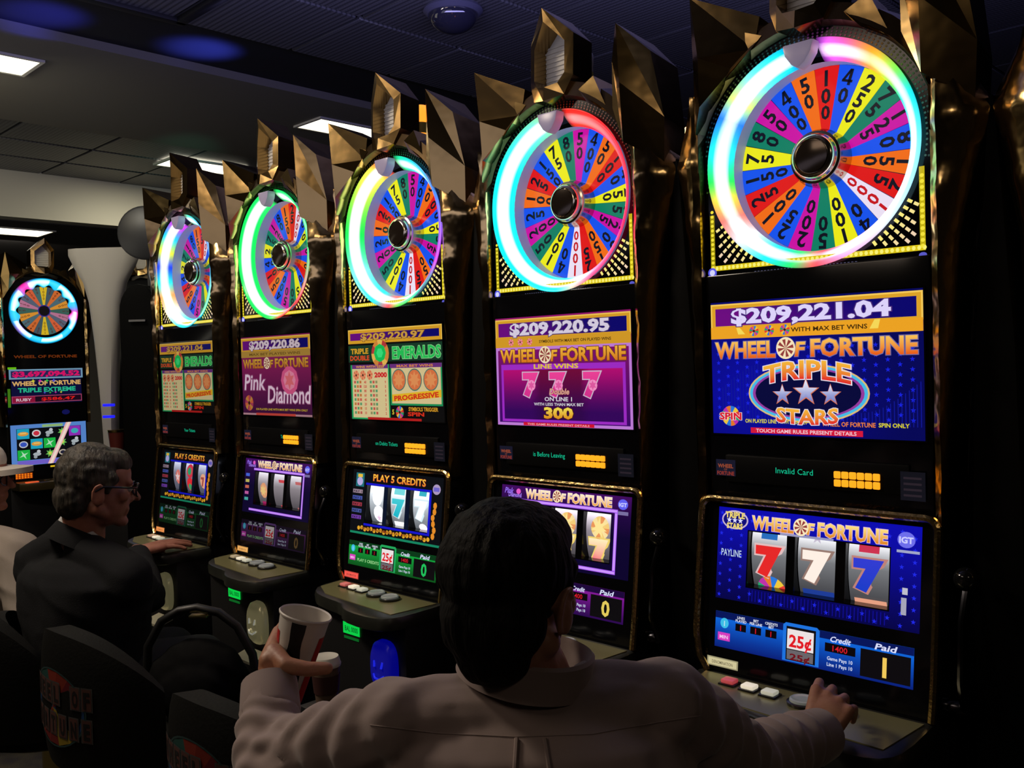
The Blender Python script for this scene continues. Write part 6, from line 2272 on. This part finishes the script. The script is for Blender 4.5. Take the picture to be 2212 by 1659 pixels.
# ------------------------------------------------------------------ chairs
fabric = mat('chair_vinyl', (0.0045, 0.0045, 0.0040), 0.65, bump=(120, 0.3, 0.003), spec=0.15)
brass = mat('brass_post', (0.45, 0.36, 0.14), 0.3, 1.0)
def chair_back(w, h, d, th):
    """curved padded shell, concave towards +y"""
    n, m_ = 20, 12
    v, f = [], []
    def pt(i, j, off):
        a = -1 + 2 * i / n
        t = j / m_
        ang = a * 1.15
        top = h * (1 - 0.42 * abs(a) ** 2.3)
        z = -0.02 + t * (top + 0.02)
        y = -d * math.cos(ang) + d * math.cos(1.15)
        x = w * math.sin(ang) / math.sin(1.15)
        nx, ny = math.sin(ang), -math.cos(ang)
        r = th * (0.5 + 0.5 * math.sin(PI * min(1, max(0, t * 0.96 + 0.02))) ** 0.4) * (1 - 0.25 * abs(a) ** 4)
        return Vector((x + nx * off * r, y + ny * off * r, z))
    for off in (1, -1):
        for i in range(n + 1):
            for j in range(m_ + 1):
                v.append(pt(i, j, off))
    N = (n + 1) * (m_ + 1)
    q = lambda i, j, s: s * N + i * (m_ + 1) + j
    for i in range(n):
        for j in range(m_):
            f.append((q(i, j, 0), q(i + 1, j, 0), q(i + 1, j + 1, 0), q(i, j + 1, 0)))
            f.append((q(i, j, 1), q(i, j + 1, 1), q(i + 1, j + 1, 1), q(i + 1, j, 1)))
    for i in range(n):
        f.append((q(i, 0, 0), q(i, 0, 1), q(i + 1, 0, 1), q(i + 1, 0, 0)))
        f.append((q(i, m_, 0), q(i + 1, m_, 0), q(i + 1, m_, 1), q(i, m_, 1)))
    for j in range(m_):
        f.append((q(0, j, 0), q(0, j + 1, 0), q(0, j + 1, 1), q(0, j, 1)))
        f.append((q(n, j, 0), q(n, j, 1), q(n, j + 1, 1), q(n, j + 1, 0)))
    return MB().add(v, f)
def chair(x, y, rz, label, seat=0.52, hb_=0.34):
    r = empty('stool_chair', (x, y, 0), rz)
    tag(r, label, 'chair', 'black padded chairs along the row')
    MB().lathe([(0.24, 0), (0.24, 0.02), (0.10, 0.045), (0.04, 0.05)], n=32).build('base_plate', brass, r, smooth=True)
    MB().lathe([(0.04, 0.04), (0.04, seat - 0.07)], n=24).build('post', brass, r, smooth=True)
    b = MB()
    b.lathe([(0.18, seat - 0.08), (0.225, seat - 0.06), (0.23, seat - 0.01), (0.20, seat + 0.02), (0.06, seat + 0.03)], n=36)
    b.build('seat', fabric, r, smooth=True)
    bk = chair_back(0.245, hb_, 0.21, 0.042)
    o = bk.build('backrest', fabric, r, smooth=True)
    o.location = (0, -0.13, seat + 0.01)
    # printed emblem on the outside of the back
    A = Art(0.22)
    zc = hb_ * 0.44
    cols = [(40, 110, 190), (235, 80, 20), (190, 25, 20), (235, 200, 40), (40, 110, 190), (200, 30, 60), (220, 60, 20), (40, 130, 120)]
    for k in range(8):
        a0 = 2 * PI * k / 8 + 0.2; a1 = a0 + 2 * PI / 8
        A.poly([(0, zc), (0.095 * math.cos(a0), zc + 0.095 * math.sin(a0)), (0.095 * math.cos((a0 + a1) / 2), zc + 0.095 * math.sin((a0 + a1) / 2)), (0.095 * math.cos(a1), zc + 0.095 * math.sin(a1))], cols[(k + 5) % 8], 0)
    A.ring(0, zc, 0.099, 0.099, 0.004, (60, 110, 110), 1)
    for row, s in ((0.008, 'WHEEL OF'), (-0.070, 'FORTUNE')):
        L = len(s)
        for i, ch in enumerate(s):
            if ch == ' ':
                continue
            xx = -0.115 + 0.230 * (i + 0.5) / L
            A.rect(xx - 0.0135, zc + row, xx + 0.0135, zc + row + 0.060, (125, 122, 120), 2)
            A.rect(xx - 0.0105, zc + row + 0.003, xx + 0.0105, zc + row + 0.057, (150, 90, 80), 3)
            A.text(ch, xx, zc + row + 0.010, 0.040, (30, 22, 22), 4, w=0.015, bold=0.04)
    def fm(a, b_, h):
        ang = a / 0.225
        dd = 0.21
        y = -dd * math.cos(ang) + dd * math.cos(1.15)
        xx = 0.245 * math.sin(ang) / math.sin(1.15)
        return Vector((xx + math.sin(ang) * (0.0432 + h), y - math.cos(ang) * (0.0432 + h), b_))
    A.build('back_emblem', o, fm, mt=PRINT)
    return r
chair(-1.545, -0.935, 0.06, 'black padded chair with colourful wheel emblem on its back, lower left foreground', hb_=0.33, seat=0.50)
chair(-0.88, -0.90, 0.06, 'black padded chair by the left elbow of the man in front, emblem cut off below', hb_=0.30, seat=0.50)
chair(-2.02, -1.06, 0.06, 'black padded chair cut off by the left picture edge, low down', hb_=0.35, seat=0.50)
chair(hip.x, hip.y, 0.10, 'black padded chair hidden under the man holding the paper cup', hb_=0.16, seat=0.44)
chair(hipB.x + 0.02, hipB.y - 0.02, -0.35, 'black padded chair behind the man with glasses', hb_=0.30, seat=0.44)

# black shoulder bag with an arched strap resting between the chairs
q = P(430, 1440, 2.56)
bag = empty('shoulder_bag', (q.x, q.y, 0.532)); bag.rotation_euler = (0, 0, math.atan2(ax.y, ax.x))
tag(bag, 'black bag with a tall arched strap between chair backs and machines', 'bag')
B = MB()
add_ell(B, (0, 0, 0.10), 0.14, 0.07, 0.12); add_ell(B, (0.0, -0.05, 0.08), 0.10, 0.05, 0.08)
melt(B, 'bag_body', mat('bag_nylon', (0.003, 0.003, 0.0034), 0.8, spec=0.08), bag, 0.008, 4, fold=fold_fn(None, 0.008, 12))
MB().tube([(-0.145, 0, 0.12), (-0.14, 0.0, 0.20), (-0.10, 0, 0.27), (-0.05, 0, 0.298), (0.0, 0, 0.305), (0.06, 0, 0.29), (0.11, 0, 0.25), (0.15, 0, 0.17), (0.16, 0, 0.09)], 0.012, 10).build('strap', mat('strap_black', (0.006, 0.006, 0.0065), 0.45), bag, smooth=True)
MB().box(-0.02, 0.03, -0.014, 0.014, 0.278, 0.286).build('buckle', mat('buckle_gold', (0.5, 0.42, 0.2), 0.3, 1.0), bag, bevel=0.002)
